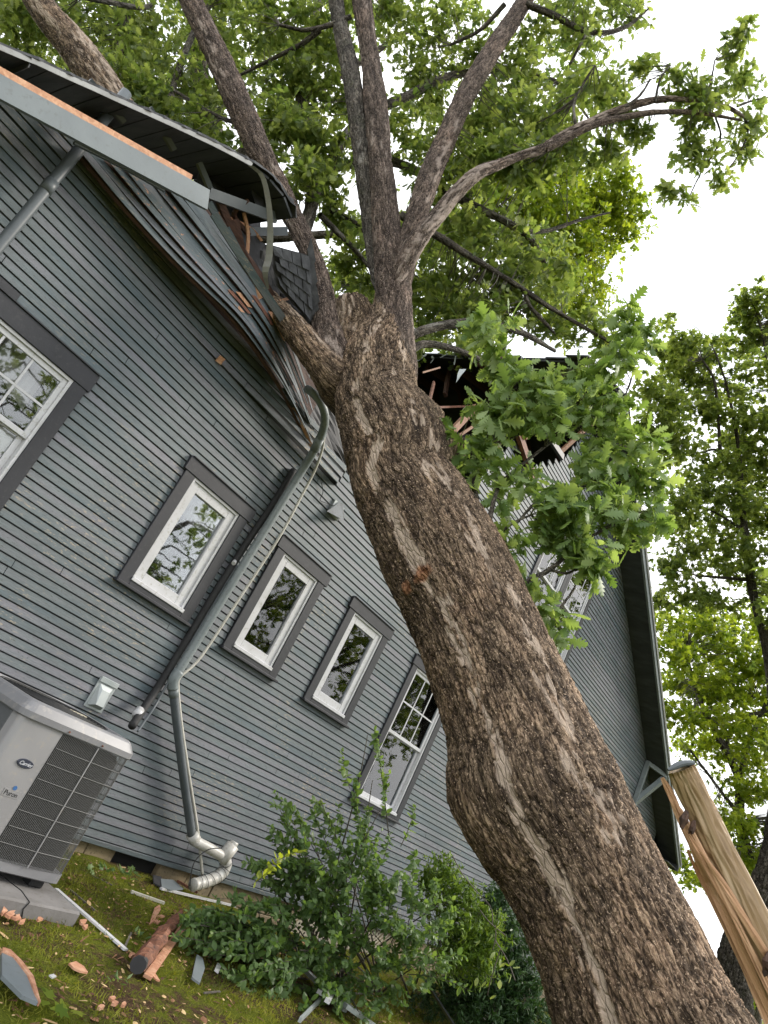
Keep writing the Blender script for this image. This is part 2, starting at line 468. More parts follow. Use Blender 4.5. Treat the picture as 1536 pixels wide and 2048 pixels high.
M['oak_near'] = leaf_mat('near_oak_leaf', (0.085, 0.145, 0.045), (0.15, 0.225, 0.078), (0.26, 0.34, 0.15), 0.45)
M['yellow_leaf'] = leaf_mat('yellow_green_leaf', (0.10, 0.16, 0.02), (0.18, 0.24, 0.028), (0.28, 0.33, 0.05), 0.55)
M['maple'] = leaf_mat('maple_leaf', (0.085, 0.130, 0.038), (0.145, 0.195, 0.058), (0.230, 0.280, 0.095), 0.58)
M['shrub'] = leaf_mat('shrub_leaf', (0.052, 0.100, 0.030), (0.095, 0.162, 0.052), (0.18, 0.26, 0.085), 0.42)
M['azalea'] = leaf_mat('bush_leaf', (0.05, 0.10, 0.012), (0.10, 0.17, 0.02), (0.19, 0.27, 0.04), 0.3)
M['ever'] = leaf_mat('dark_evergreen_leaf', (0.018, 0.045, 0.014), (0.03, 0.07, 0.02), (0.055, 0.11, 0.03), 0.2)
M['wilt'] = leaf_mat('wilted_leaf', (0.20, 0.26, 0.09), (0.27, 0.33, 0.13), (0.36, 0.42, 0.2), 0.4)
M['litter'] = leaf_mat('fallen_litter', (0.07, 0.035, 0.018), (0.22, 0.11, 0.055), (0.52, 0.38, 0.19), 0.0, 0.8)
M['moss'] = leaf_mat('moss_blade', (0.075, 0.092, 0.010), (0.150, 0.172, 0.014), (0.25, 0.255, 0.04), 0.3, 0.7)
M['heart'] = wood_mat('reddish_log_wood', (0.035, 0.013, 0.008), (0.14, 0.052, 0.028), (0.30, 0.13, 0.07), 1.0, (1, 4, 4))
M['splintbrown'] = wood_mat('brown_splintered_wood', (0.10, 0.045, 0.025), (0.20, 0.10, 0.055), (0.34, 0.18, 0.10), 1.5, (4, 4, 4))
M['chip'] = wood_mat('orange_wood_chip', (0.28, 0.13, 0.075), (0.45, 0.22, 0.13), (0.57, 0.36, 0.24), 2.0)
M['sap'] = wood_mat('pale_sapwood', (0.16, 0.10, 0.05), (0.33, 0.225, 0.125), (0.44, 0.34, 0.22), 0.9, (1, 1, 0.05), 0.5, 0.35, 'rest')
M['splint'] = wood_mat('orange_splinter_wood', (0.26, 0.135, 0.07), (0.47, 0.27, 0.15), (0.60, 0.40, 0.25), 1.8, (1, 1, 0.06), 0.6, 0.5, 'rest')
# ================================================================== GROUND AND SKY SIDE OF THE SETTING
def ground_z(x, y):
    x = np.asarray(x, float); y = np.asarray(y, float)
    z = 0.22 - 0.22 * sstep(5.2, 9.0, x) - 0.10 * sstep(9.0, 16.0, x) - 0.5 * sstep(20, 60, np.hypot(x, y))
    return z
def ground_mesh():
    xs = np.unique(np.r_[-300, -150, -80, -40, -20, -10, -4, np.arange(0, 14, 0.07), 14.5, 16, 18, 22, 30, 50, 90, 160, 300])
    ys = np.unique(np.r_[-300, -150, -80, -40, -20, -12, -8, -6, np.arange(-5, 0.5, 0.07), 1, 3, 6, 12, 25, 50, 100, 200, 300])
    X, Y = np.meshgrid(xs, ys, indexing='ij')
    Z = ground_z(X, Y)
    p = np.stack([X.ravel(), Y.ravel(), np.zeros(X.size)], 1)
    near = ((p[:, 0] > -1) & (p[:, 0] < 15) & (p[:, 1] > -6)).astype(float)
    Z = Z.ravel() + near * (0.05 * (fbm(p * 1.3, 3, 3) - 0.5) + 0.035 * (fbm(p * 6, 4, 9) - 0.5))
    p[:, 2] = Z
    nx, ny = len(xs), len(ys)
    a = (np.arange(nx - 1)[:, None] * ny + np.arange(ny - 1)[None, :]).ravel()
    f = np.stack([a, a + ny, a + ny + 1, a + 1], 1)
    t = NT('mossy_soil'); P = t.pos()
    n1 = t.noise(P, 1.6, 5, 0.65); n2 = t.noise(P, 14, 6, 0.7); n3 = t.noise(P, 90, 4, 0.7)
    moss = t.ramp(n3, [(0.3, (0.055, 0.072, 0.008)), (0.5, (0.125, 0.15, 0.014)), (0.7, (0.21, 0.22, 0.03))])
    soil = t.ramp(n3, [(0.3, (0.035, 0.022, 0.013)), (0.52, (0.085, 0.052, 0.030)), (0.72, (0.20, 0.125, 0.075))])
    fac = t.ramp(t.math('ADD', t.math('MULTIPLY', n1, 0.6), t.math('MULTIPLY', n2, 0.4)), [(0.48, (1.0,)), (0.57, (0.0,))])
    c = t.mix(fac, soil, moss)
    t.bsdf(c, 0.95, t.math('ADD', n2, n3), 1.0, 0.03, spec=0.1)
    o = mk('ground', p, f, t.m, smooth=True)
    props(o, kind='structure')
ground_mesh()
def gz(x, y): return float(ground_z(x, y))

# ================================================================== HOUSE
house = thing('clapboard_house', 'grey blue clapboard gable house crushed by the fallen oak, roof peak torn open', 'house', (9, 0, 0.2))
Z0, CH = 0.371, 0.0668
def zL(x): return 4.28 + 0.46 * (x - 0.96)
def zR(x): return 7.35 - 0.441 * (x - 12.56)
TOPX = np.array([-3, 0.96, 1.40, 1.58, 4.0, 4.83, 5.58, 7.0, 7.35, 7.8, 8.35, 9.2, 9.55, 10.25, 20.0])
TOPZ = np.array([zL(-3) + .25, 4.62, 4.78, 4.60, 4.58, 4.52, 4.42, 4.9, 5.6, 6.7, 6.6, 7.4, 8.2, zR(10.25) + .06, zR(20) + .06])
def ztop(x): return np.interp(x, TOPX, TOPZ)
# (outer x0, x1, z0, z1)
WIN = {'w1': (1.15, 2.50, 2.15, 3.43), 'w2': (3.60, 4.46, 2.26, 3.45), 'w3': (4.95, 5.79, 2.26, 3.46), 'w4': (6.31, 7.19, 2.26, 3.47),
       'w5': (7.87, 9.05, 1.60, 3.45), 'w6': (9.66, 11.92, 4.87, 6.75)}
def intervals(z):
    xs = np.arange(-2.0, 20.0, 0.02)
    jag = 0.05 * np.sin(xs * 3.1 + z * 40)
    ok = (z + CH * 0.8) < ztop(xs) + np.where((xs > 4.3) & (xs < 9.6), jag, 0)
    zc = z + CH / 2
    for (a, b, c, d) in WIN.values():
        if c + 0.01 < zc < d - 0.01: ok &= ~((xs > a + 0.02) & (xs < b - 0.02))
    out = []; s = None
    for i, k in enumerate(ok):
        if k and s is None: s = xs[i]
        if not k and s is not None:
            if xs[i] - s > 0.08: out.append((s, xs[i]))
            s = None
    if s is not None: out.append((s, 20.0))
    return out

def lift(x, z):
    """siding knocked loose above the small split near the trunk"""
    s = sstep(3.0, 4.75, x) * (x < 5.2) * (z > 4.19)
    k = (z - 4.19) / 0.40
    return -(0.11 + 0.05 * k) * s, -0.030 * s * (1 - k)

def board_verts(xa, xb, z, ta=0.010, tb=0.018, gap=0.0105, bend=False):
    n = 2 if not bend else max(2, int((xb - xa) / 0.12) + 1)
    xs = np.linspace(xa, xb, n)
    j0, j1 = rng.normal(0, 0.0012, 2)
    v = []
    for i, x in enumerate(xs):
        dz = j0 + (j1 - j0) * i / (n - 1)
        oy, oz = (lift(x, z) if bend else (0, 0))
        if bend: dz += 0.0018 * math.sin(x * 9 + z * 50)
        for (yy, zz) in ((-0.001, z + gap), (-tb, z + gap), (-tb - 0.0005, z + gap + 0.004), (-ta, z + CH + 0.001), (-0.001, z + CH + 0.001)):
            v.append((x, yy + oy, zz + dz + oz))
    f = []
    for i in range(n - 1):
        a = i * 5
        for k in range(5):
            b = (k + 1) % 5
            f.append((a + k, a + b, a + 5 + b, a + 5 + k))
    f.append((4, 3, 2, 1, 0)); e = (n - 1) * 5; f.append((e, e + 1, e + 2, e + 3, e + 4))
    return v, f

wall_b = MB(); rows = []
k = 0
while Z0 + k * CH < 9.0:
    z = Z0 + k * CH
    iv = intervals(z)
    for (a, b) in iv:
        wall_b.add([(a, 0, z), (b, 0, z), (b, 0, z + CH), (a, 0, z + CH)], [(0, 1, 2, 3)])
        rows.append((k, z, a, b))
    k += 1
wall_b.box((-2, 0.004, Z0 - 0.03), (20.0, 0.03, Z0))
wall = wall_b.build('wall', M['wall_back'], house)
far_b = MB(); nb = 0
for (k, z, a, b) in rows:
    segs = []
    x = a
    while x < b - 0.01:
        L = random.uniform(2.6, 5.2) if b - x > 3 else 99
        e = min(b, x + L)
        if b - e < 0.4: e = b
        segs.append((x, e)); x = e
    for (xa, xb) in segs:
        if xa > 9.0 or nb >= 300 or (xb < 0.7):
            v, f = board_verts(xa, xb - 0.002, z); far_b.add(v, f)
        else:
            bend = (z > 4.16 and xa < 5.2 and xb > 2.8)
            v, f = board_verts(xa, xb - 0.006, z, bend=bend)
            mk('siding_board', v, f, M['siding'], wall); nb += 1
props(far_b.build('siding_board', M['siding'], wall), kind='stuff')
print('siding boards', nb)

# brown sheathing left bare above the intact siding
sb = MB()
xs = np.linspace(1.3, 4.5, 40)
for i in range(39):
    z0_, z1_ = ztop(xs[i]) - 0.10, ztop(xs[i + 1]) - 0.10
    j = 0.02 * math.sin(i * 2.3)
    sb.add([(xs[i], 0.012, z0_), (xs[i + 1], 0.012, z1_), (xs[i + 1], 0.012, z1_ + 0.42 + j), (xs[i], 0.012, z0_ + 0.42 - j)], [(0, 1, 2, 3)])
sb.build('sheathing_board', M['sheath'], wall)

def strip_board(name, lo, hi, mat, parent, th=0.012, lap=0.014):
    """board between two 3-D edge lines (lower, upper), lower edge standing proud"""
    lo = np.asarray(lo, float); hi = np.asarray(hi, float); n = len(lo)
    out = V(0, -1, 0)
    v = []
    for i in range(n):
        v += [lo[i] + out * lap, hi[i], hi[i] - out * th, lo[i] + out * (lap - th)]
    f = []
    for i in range(n - 1):
        a = i * 4
        for k_ in range(4):
            b_ = (k_ + 1) % 4
            f.append((a + k_, a + 4 + k_, a + 4 + b_, a + b_))
    f.append((0, 1, 2, 3)); e = (n - 1) * 4; f.append((e + 3, e + 2, e + 1, e))
    return mk(name, v, f, mat, parent)

# buckled fan of clapboards pushed out of the wall by the trunk
Lp = [(150, 292, -.12), (250, 410, -.20), (335, 503, -.27), (400, 568, -.32), (467, 634, -.34), (517, 700, -.32), (560, 765, -.27), (590, 820, -.20), (618, 878, -.14)]
Up = [(398, 398, -.22), (440, 452, -.28), (487, 515, -.32), (532, 580, -.33), (564, 640, -.31), (588, 700, -.27), (607, 760, -.19), (623, 815, -.16), (640, 872, -.12)]
Lw = smooth_path([at(a, b, y=c) for a, b, c in Lp], n=34)
Uw = smooth_path([at(a, b, y=c) for a, b, c in Up], n=34)
NBK = 9
for j in range(NBK):
    f0, f1 = j / NBK, (j + 0.91) / NBK
    wob = 0.012 * np.sin(np.linspace(0, 5, 34) + j * 1.7)
    lo = Lw + (Uw - Lw) * f0; hi = Lw + (Uw - Lw) * f1
    lo = lo + V(0, 1, 0) * wob[:, None] * 1.5; hi = hi + V(0, 1, 0) * wob[:, None] * 1.5
    i0 = 0; i1 = 34 - (j * 5) % 6
    strip_board('siding_board', lo[i0:i1], hi[i0:i1], M['siding_d'] if j in (2, 3, 5) else M['siding'], wall, 0.008, 0.011)
# paint and wood split off where the panel cracked
for j in range(1, 9):
    f0, f1 = (j + .08) / NBK, (j + 0.62 + .2 * random.random()) / NBK
    i0 = 15 + random.randint(-2, 2); i1 = i0 + random.randint(3, 5)
    lo = (Lw + (Uw - Lw) * f0)[i0:i1] + V(0, -.015, 0); hi = (Lw + (Uw - Lw) * f1)[i0:i1] + V(0, -.012, 0)
    strip_board('bare_wood_patch', lo, hi, M['rawwood'] if j % 3 else M['heart'], wall, 0.006, 0.004)
# sheathing carried by the lifted panel (seen as the brown edge under it)
lo = Lw + V(0, 0.03, -0.0); hi = Lw + (Uw - Lw) * 0.35 + V(0, 0.035, 0.0)
lo2 = Lw + V(0.008, 0.05, -0.014)
strip_board('sheathing_board', lo2, lo + V(0, .0, .0), M['sheath'], wall, 0.01, 0.0)
strip_board('sheathing_board', lo[:27], (Uw + V(0, 0.05, 0.10))[:27], M['sheath'], wall, 0.02, 0.0)
# long loose planks
def plank(pxs, wpx, mat, name='siding_board', parent=wall, th=0.012):
    c = smooth_path([at(a, b, y=c) for a, b, c in pxs], n=14)
    t_, u_, w_ = frames(c)
    vd = c - CAM; vd /= np.linalg.norm(vd, axis=1)[:, None]
    sd = np.cross(t_, vd); sd /= np.linalg.norm(sd, axis=1)[:, None]
    dep = (c - CAM) @ AX[:, 2]
    hw = (wpx / 2) * dep / FPX
    lo = c + sd * hw[:, None]; hi = c - sd * hw[:, None]
    return strip_board(name, lo, hi, mat, parent, th, 0.004)
plank([(428, 428, -.36), (500, 540, -.46), (552, 618, -.47), (606, 696, -.42)], 15, M['siding'])
plank([(418, 405, -.30), (455, 470, -.36), (498, 542, -.4)], 12, M['siding'])
plank([(455, 455, -.28), (500, 540, -.34)], 8, M['siding'])
plank([(548, 742, -.05), (575, 790, -.10), (612, 850, -.12)], 14, M['trim'])
plank([(585, 815, -.10), (612, 868, -.14), (633, 915, -.12)], 5, M['rawwood'], 'splinter')
plank([(488, 425, -.2), (497, 470, -.2), (492, 540, -.25)], 5, M['rawwood'], 'splinter')
plank([(437, 425, -.2), (500, 455, -.1), (524, 482, -.1)], 4, M['rawwood'], 'splinter')
plank([(436, 716, -.05), (446, 724, -.06)], 14, M['rawwood'], 'splinter')
plank([(600, 590, -.3), (560, 602, -.35)], 5, M['rawwood'], 'splinter')
plank([(505, 562, -.3), (524, 596, -.34)], 14, M['rawwood'], 'splinter')

# ------------------------------------------------------------------ windows
def ring(mb, x0, x1, z0, z1, w, y0, y1, wb=None):
    wb = w if wb is None else wb
    mb.bbox((x0, y0, z0), (x0 + w, y1, z1), 0.003).bbox((x1 - w, y0, z0), (x1, y1, z1), 0.003)
    mb.bbox((x0 + w, y0 + .001, z1 - w), (x1 - w, y1, z1), 0.003).bbox((x0 + w, y0 + .001, z0), (x1 - w, y1, z0 + wb), 0.003)
def window(o, w, kind, horn=0.0, mats='trim', room=0.7, label=None, blind=0.5, cw=0.118, cb=0.055, ch=0.125, cols=3):
    x0, x1, z0, z1 = o
    T = M[mats]
    wx0, wx1, wz0, wz1 = x0 + cw, x1 - cw, z0 + cb, z1 - ch
    f = MB(); ring(f, wx0, wx1, wz0, wz1, 0.026, -0.030, 0.06)
    f.bbox((wx0 - .004, -0.052, wz0 - 0.012), (wx1 + .004, -0.031, wz0 + 0.022), 0.004)
    fr = f.build('window', M['white'], w)
    if label: fr['label'] = label
    e = 0.004
    MB().bbox((x0 - horn, -0.047, z1 - ch), (x1 + horn, -0.002, z1), e).build('head_casing', T, fr)
    MB().bbox((x0, -0.040, z0), (wx0, -0.002, z1 - ch), e).build('side_casing', T, fr)
    MB().bbox((wx1, -0.040, z0), (x1, -0.002, z1 - ch), e).build('side_casing', T, fr)
    MB().bbox((wx0, -0.041, z0), (wx1, -0.002, wz0), e).build('apron', T, fr)
    MB().bbox((x0 - .02, -0.075, z0 - 0.028), (x1 + .02, -0.002, z0), 0.006).build('sill', T, fr)
    MB().bbox((x0 - .012, -0.060, z1), (x1 + .012, -0.002, z1 + 0.012), 0.003).build('head_flashing', T, fr)
    ix0, ix1, iz0, iz1 = wx0 + .026, wx1 - .026, wz0 + .026, wz1 - .026
    if kind == 'fixed':
        s = MB(); ring(s, ix0, ix1, iz0, iz1, 0.078, -0.014, 0.05); s.build('sash', M['white'], fr)
        MB().box((ix0 + .078, 0.012, iz0 + .078), (ix1 - .078, 0.016, iz1 - .078)).build('pane', M['glass'], fr)
    else:
        zm = (iz0 + iz1) / 2
        s = MB(); ring(s, ix0, ix1, zm - .018, iz1, 0.040, -0.012, 0.02); s.build('sash', M['white'], fr)
        s = MB(); ring(s, ix0, ix1, iz0, zm + .018, 0.046, 0.022, 0.05); s.build('sash', M['white'], fr)
        MB().box((ix0 + .04, 0.001, zm + .022), (ix1 - .04, 0.004, iz1 - .04)).build('pane', M['glass'], fr)
        MB().box((ix0 + .046, 0.034, iz0 + .046), (ix1 - .046, 0.037, zm - .028)).build('pane', M['glass'], fr)
        gx0, gx1, gz0, gz1 = ix0 + .04, ix1 - .04, zm + .022, iz1 - .04
        for i in range(1, cols):
            x = gx0 + (gx1 - gx0) * i / cols
            MB().box((x - .009, -0.004, gz0), (x + .009, 0.0, gz1)).build('muntin', M['white'], fr)
        MB().box((gx0, -0.0055, (gz0 + gz1) / 2 - .009), (gx1, -0.001, (gz0 + gz1) / 2 + .009)).build('muntin', M['white'], fr)
    # room behind the glass
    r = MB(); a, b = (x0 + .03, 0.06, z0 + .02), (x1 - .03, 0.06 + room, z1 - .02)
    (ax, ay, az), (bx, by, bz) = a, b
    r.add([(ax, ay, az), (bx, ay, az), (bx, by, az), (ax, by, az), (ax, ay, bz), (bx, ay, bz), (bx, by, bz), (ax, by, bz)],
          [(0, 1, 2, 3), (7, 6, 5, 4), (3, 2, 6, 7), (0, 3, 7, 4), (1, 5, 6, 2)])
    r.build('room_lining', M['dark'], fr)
    if kind != 'fixed':
        zz = iz1 - (iz1 - iz0) * blind
        # pleated shade
        n = int((iz1 - zz if blind > 0.9 else (iz0 + iz1) / 2 - iz0) / 0.028)
        zt = (iz0 + iz1) / 2 if blind <= 0.9 else iz1
        v = []; F = []
        for i in range(n + 1):
            z = iz0 + (zt - iz0) * i / n
            y = 0.053 + (0.004 if i % 2 else 0.0)
            v += [(ix0, y, z), (ix1, y, z)]
            if i: F.append((2 * i - 2, 2 * i - 1, 2 * i + 1, 2 * i))
        mk('pleated_shade', v, F, M['blind'], fr)
    return fr
def curtain(x0, x1, z0, z1, y, parent, mat='curtain', folds=9):
    n = folds * 6; v = []; F = []
    for i in range(n + 1):
        x = x0 + (x1 - x0) * i / n; yy = y + 0.018 * math.sin(i / n * folds * 6.28)
        zb = z0 + 0.03 * math.sin(i * 0.35) + 0.05 * math.sin(i * 0.11)
        v += [(x, yy, zb), (x, yy, z1)]
        if i: F.append((2 * i - 2, 2 * i, 2 * i + 1, 2 * i - 1))
    return mk('curtain', v, F, M[mat], parent, True)

w1 = window(WIN['w1'], house, 'hung', 0.02, cols=4, ch=0.15)
MB().bbox((0.9, -0.05, 3.43), (1.73, -0.004, 3.50), 0.004).build('head_casing', M['trim'], w1)
curtain(1.3, 2.3, 2.95, 3.3, 0.2, w1, 'curtain', 5)
w2 = window(WIN['w2'], house, 'fixed', 0.03)
curtain(3.72, 4.36, 3.00, 3.34, 0.16, w2, 'curtain', 4)
# wire basket and a small cutting stood inside the left small window
bk = MB()
for i in range(6):
    z = 2.58 + i * 0.045; r_ = 0.07 + i * 0.010
    bk.tube([(3.96 + r_ * math.cos(a), 0.22 + r_ * 0.7 * math.sin(a), z) for a in np.linspace(0, 6.28, 17)], 0.0022, 4)
for a in np.linspace(0, 6.28, 15)[:-1]:
    bk.tube([(3.96 + .07 * math.cos(a), 0.22 + .05 * math.sin(a), 2.58), (3.96 + .12 * math.cos(a + .3), 0.22 + .084 * math.sin(a + .3), 2.81)], 0.0022, 4)
bk.build('wire_basket', M['galv'], w2)
MB().tube([(3.74, 0.14, 2.95), (4.33, 0.14, 2.95)], 0.005, 6).build('curtain_rod', M['white'], w2)
w3 = window(WIN['w3'], house, 'fixed', 0.03)
curtain(5.07, 5.68, 2.35, 2.86, 0.25, w3, 'curtain', 3)
w4 = window(WIN['w4'], house, 'fixed', 0.03)
w5 = window(WIN['w5'], house, 'hung', 0.03, cols=3)
curtain(8.0, 8.9, 2.5, 3.3, 0.2, w5, 'blind', 4)
w6 = window((9.66, 10.80, 4.87, 6.75), house, 'hung', 0.0, cols=3, cw=0.10)
w7 = window((10.80, 11.92, 4.87, 6.75), house, 'hung', 0.0, cols=3, cw=0.10)

# ------------------------------------------------------------------ left roof slope, pried up by the tree
ED = [at(a, b, y=-.45) for a, b in [(0, 100), (60, 124), (120, 152), (185, 181), (250, 211), (315, 240), (380, 270), (440, 299), (500, 331), (535, 355), (562, 384), (580, 415), (584, 436)]]
d0 = ED[0] - ED[2]; d0 = d0 / np.linalg.norm(d0)
ED = [ED[0] + d0 * s_ for s_ in (3.6, 1.8)] + ED
ED = np.array(ED); ec = smooth_path(ED, n=34)
roof = MB().box((-3.0, -0.40, 3.02), (-2.9, 4.0, 3.10)).build('left_roof', M['barge'], house)
for i in range(len(ec) - 1):
    a, b = ec[i], ec[i + 1]
    d = (b - a); nrm = V(-d[2], 0, d[0]); nrm /= np.linalg.norm(nrm)
    g = d * 0.03
    yb = 2.6 if i < 25 else 0.35
    m_ = MB()
    p = [a + g, b - g]
    v = []
    for yy in (-.44, yb):
        v += [V(p[0][0], yy, p[0][2]), V(p[1][0], yy, p[1][2]), V(p[1][0], yy, p[1][2]) + nrm * .02, V(p[0][0], yy, p[0][2]) + nrm * .02]
    m_.add(v, [(0, 1, 2, 3), (7, 6, 5, 4), (0, 4, 5, 1), (1, 5, 6, 2), (2, 6, 7, 3), (3, 7, 4, 0)])
    m_.build('roof_board', M['roofdeck'], roof)
# shingle layer with a ragged, broken front edge
n = 150; es = smooth_path(ED, n=n); v = []; F = []
t_ = np.gradient(es, axis=0); nr = np.stack([-t_[:, 2], 0 * t_[:, 0], t_[:, 0]], 1); nr /= np.linalg.norm(nr, axis=1)[:, None]
for i in range(n):
    j = 0.03 * (rng.random() - .3) + 0.02 * (i % 7 == 0)
    jj = 0.008 * rng.random()
    for yy, h in ((-.46 - j, .024), (-.46 - j * .6, .040 + jj), (2.62 if i < n * .76 else .36, .045)):
        v.append(V(es[i][0], yy, es[i][2]) + nr[i] * h)
    if i:
        a = (i - 1) * 3
        F += [(a, a + 3, a + 4, a + 1), (a + 1, a + 4, a + 5, a + 2)]
mk('shingle_layer', v, F, M['shingle'], roof)
# drip edge along the rake, then its bent tail hanging down
de = smooth_path(ED[:11], n=30)
lo = de + V(0, -.022, -.012); hi = de + V(0, -.018, .030)
strip_board('drip_edge', lo, hi, M['drip'], roof, 0.004, 0.004)
tail = smooth_path([at(a, b, y=c) for a, b, c in [(500, 331, -.48), (524, 352, -.52), (536, 400, -.55), (540, 450, -.56), (538, 510, -.56), (530, 545, -.55), (536, 578, -.52)]], n=22)
t_ = np.linspace(0, 1, 22)
hwid = np.interp(t_, [0, .2, .55, .8, 1], [.016, .018, .022, .028, .006])[:, None]
sd = AX[:, 0]
strip_board('bent_drip_edge', tail + sd * hwid, tail - sd * hwid, M['drip'], roof, 0.004, 0.006)
# rake board with its raw top edge
bb = [at(0, 197, y=-.47), at(415, 419, y=-.47)]; bt = [at(0, 147, y=-.47), at(420, 380, y=-.47)]
ext = (bb[0] - bb[1]) / np.linalg.norm(bb[0] - bb[1]) * 3.0
lo = [bb[0] + ext, bb[0], (bb[0] + bb[1]) / 2, bb[1]]; hi = [bt[0] + ext, bt[0], (bt[0] + bt[1]) / 2, bt[1]]
strip_board('rake_board', lo, hi, M['barge'], roof, 0.040, 0.0)
tp = [bt[0] + ext, bt[0] + V(0, .02, .008), at(382, 360, y=-.45)]; 
lo = np.array(tp); hi = lo + V(-0.012, 0, .040)
strip_board('raw_top_edge', lo, hi, M['rawwood'], roof, 0.05, 0.004)
plank([(420, 386, -.30), (480, 408, -.28), (556, 436, -.26)], 20, M['pipe_d'], 'broken_rafter', roof, 0.03)
plank([(330, 380, -.42), (250, 335, -.42), (150, 285, -.42)], 6, M['pipe_d'], 'broken_rafter', roof, 0.03)
for a in [(400, 325, 428, 392), (300, 215, 350, 300), (180, 160, 250, 245)]:
    plank([(a[0], a[1], -.2), (a[2], a[3], -.25)], 9, M['pipe_d'], 'broken_rafter', roof, 0.03)
plank([(500, 463, -.1), (575, 462, -.05)], 16, M['pipe_d'], 'broken_rafter', roof, 0.03)
plank([(497, 400, -.3), (470, 430, -.2), (500, 470, -.1)], 6, M['sheath'], 'broken_rafter', roof, 0.03)
plank([(440, 400, -.25), (470, 470, -.27), (505, 545, -.3)], 12, M['sheath'], 'broken_rafter', roof, 0.03)
plank([(462, 440, -.2), (480, 520, -.2)], 30, M['sheath'], 'broken_rafter', roof, 0.03)

# crumpled felt and dark wreckage between roof, wall and limb
def crumple(quad, mat, name, parent, nu=14, nv=14, amp=.05, seed=1):
    q = [at(a, b, y=c) for a, b, c in quad]
    v = []
    for i in range(nu + 1):
        for j in range(nv + 1):
            u, w_ = i / nu, j / nv
            v.append((q[0] * (1 - u) + q[1] * u) * (1 - w_) + (q[3] * (1 - u) + q[2] * u) * w_)
    v = np.array(v)
    d = (fbm(v * 5, 3, seed) - .5) * 2 * amp + (worley(v * V(6, 6, 3), seed)[0] - .5) * amp
    d2 = (fbm(v * 6 + 9, 3, seed + 3) - .5) * amp
    v = v + V(0, 1, 0) * d[:, None] + V(.7, 0, .7) * d2[:, None]
    f = [(i * (nv + 1) + j, (i + 1) * (nv + 1) + j, (i + 1) * (nv + 1) + j + 1, i * (nv + 1) + j + 1) for i in range(nu) for j in range(nv)]
    return mk(name, v, f, mat, parent)
crumple([(500, 470, .25), (612, 545, .25), (640, 700, .15), (500, 700, .2)], M['tarpaper'], 'roofing_felt', roof, seed=2, amp=.06)
crumple([(560, 585, -.25), (632, 600, -.25), (640, 690, -.25), (600, 690, -.2)], M['tarpaper'], 'roofing_felt', roof, seed=4, amp=.09)
crumple([(505, 345, -.2), (590, 400, -.2), (580, 440, -.25), (510, 410, -.2)], M['tarpaper'], 'roofing_felt', roof, seed=6, amp=.05)
crumple([(590, 640, -.4), (630, 620, -.45), (632, 668, -.4), (600, 690, -.35)], M['tarpaper'], 'roofing_felt', roof, seed=8, amp=.06)
crumple([(560, 720, .12), (660, 740, .12), (760, 1100, .12), (600, 870, .06)], M['tarpaper'], 'roofing_felt', roof, seed=9, amp=.03)  # dark sheet behind the gap, standing in for the shade beside the trunk
crumple([(395, 330, .15), (520, 395, .15), (520, 560, .15), (395, 420, .12)], M['tarpaper'], 'roofing_felt', roof, seed=10, amp=.03)

# torn-down piece of roof: rows of shingles hanging by the limb
q = [at(543, 492, y=-.42), at(618, 512, y=-.50), at(622, 640, y=-.45), at(556, 566, y=-.38)]
flap = crumple([(543, 490, -.40), (618, 510, -.48), (622, 645, -.43), (552, 572, -.36)], M['tarpaper'], 'torn_roof_piece', house, 8, 8, .01, 3)
for r in range(5):
    for c in range(4):
        u0, u1 = c / 4 + (.12 if r % 2 else 0), (c + 1) / 4 + (.12 if r % 2 else 0)
        u0, u1 = min(u0, 1.0), min(u1, 1.03)
        if u1 - u0 < .05: continue
        w0, w1_ = r / 5, (r + 1.12) / 5
        P_ = lambda u, w_: (q[0] * (1 - u) + q[1] * u) * (1 - w_) + (q[3] * (1 - u) + q[2] * u) * w_
        n_ = np.cross(q[1] - q[0], q[3] - q[0]); n_ /= np.linalg.norm(n_)
        if n_ @ (CAM - q[0]) < 0: n_ = -n_
        js = rng.normal(0, .006, 4)
        a_ = [P_(u0 + .012, w0) + n_ * (.012 + js[0] * .3), P_(u1 - .012, w0) + n_ * .012, P_(u1 - .012, w1_) + n_ * (.028 + js[1]), P_(u0 + .012, w1_) + n_ * (.028 + js[2])]
        MB().add(a_ + [p - n_ * .005 for p in a_], BOXF).build('shingle', M['shingle'], flap)
q2 = [at(615, 500, y=-.50), at(622, 478, y=-.52), at(636, 640, y=-.45), at(620, 655, y=-.4)]
for r in range(4):
    P_ = lambda u, w_: (q2[0] * (1 - u) + q2[1] * u) * (1 - w_) + (q2[3] * (1 - u) + q2[2] * u) * w_
    n_ = V(.3, -.9, 0)
    a_ = [P_(0, r / 4), P_(1.1, r / 4), P_(1.2, (r + 1.1) / 4) + n_ * .02, P_(0, (r + 1.1) / 4) + n_ * .02]
    MB().add(a_ + [p + n_ * -.006 for p in a_], BOXF).build('shingle', M['shingle'], flap)

# ------------------------------------------------------------------ right roof slope
def slab(x0, z0, x1, z1, y0, y1, t0, t1):
    return [(x0, y0, z0 + t0), (x1, y0, z1 + t0), (x1, y1, z1 + t0), (x0, y1, z0 + t0), (x0, y0, z0 + t1), (x1, y0, z1 + t1), (x1, y1, z1 + t1), (x0, y1, z0 + t1)]
rr = MB().add(slab(9.45, zR(9.45), 21.0, zR(21.0), -.44, 9, .10, .14), BOXF).build('right_roof', M['roofdeck'], house)
MB().add(slab(9.45, zR(9.45), 21.04, zR(21.04), -.49, 9, .142, .175), BOXF).build('shingle_layer', M['shingle'], rr)
MB().add(slab(9.6, zR(9.6), 21.0, zR(21.0), -.485, -.445, -.03, .115), BOXF).build('rake_board', M['pipe'], rr)
MB().add(slab(9.6, zR(9.6), 21.0, zR(21.0), -.505, -.486, .070, .135), BOXF).build('drip_edge', M['drip'], rr)
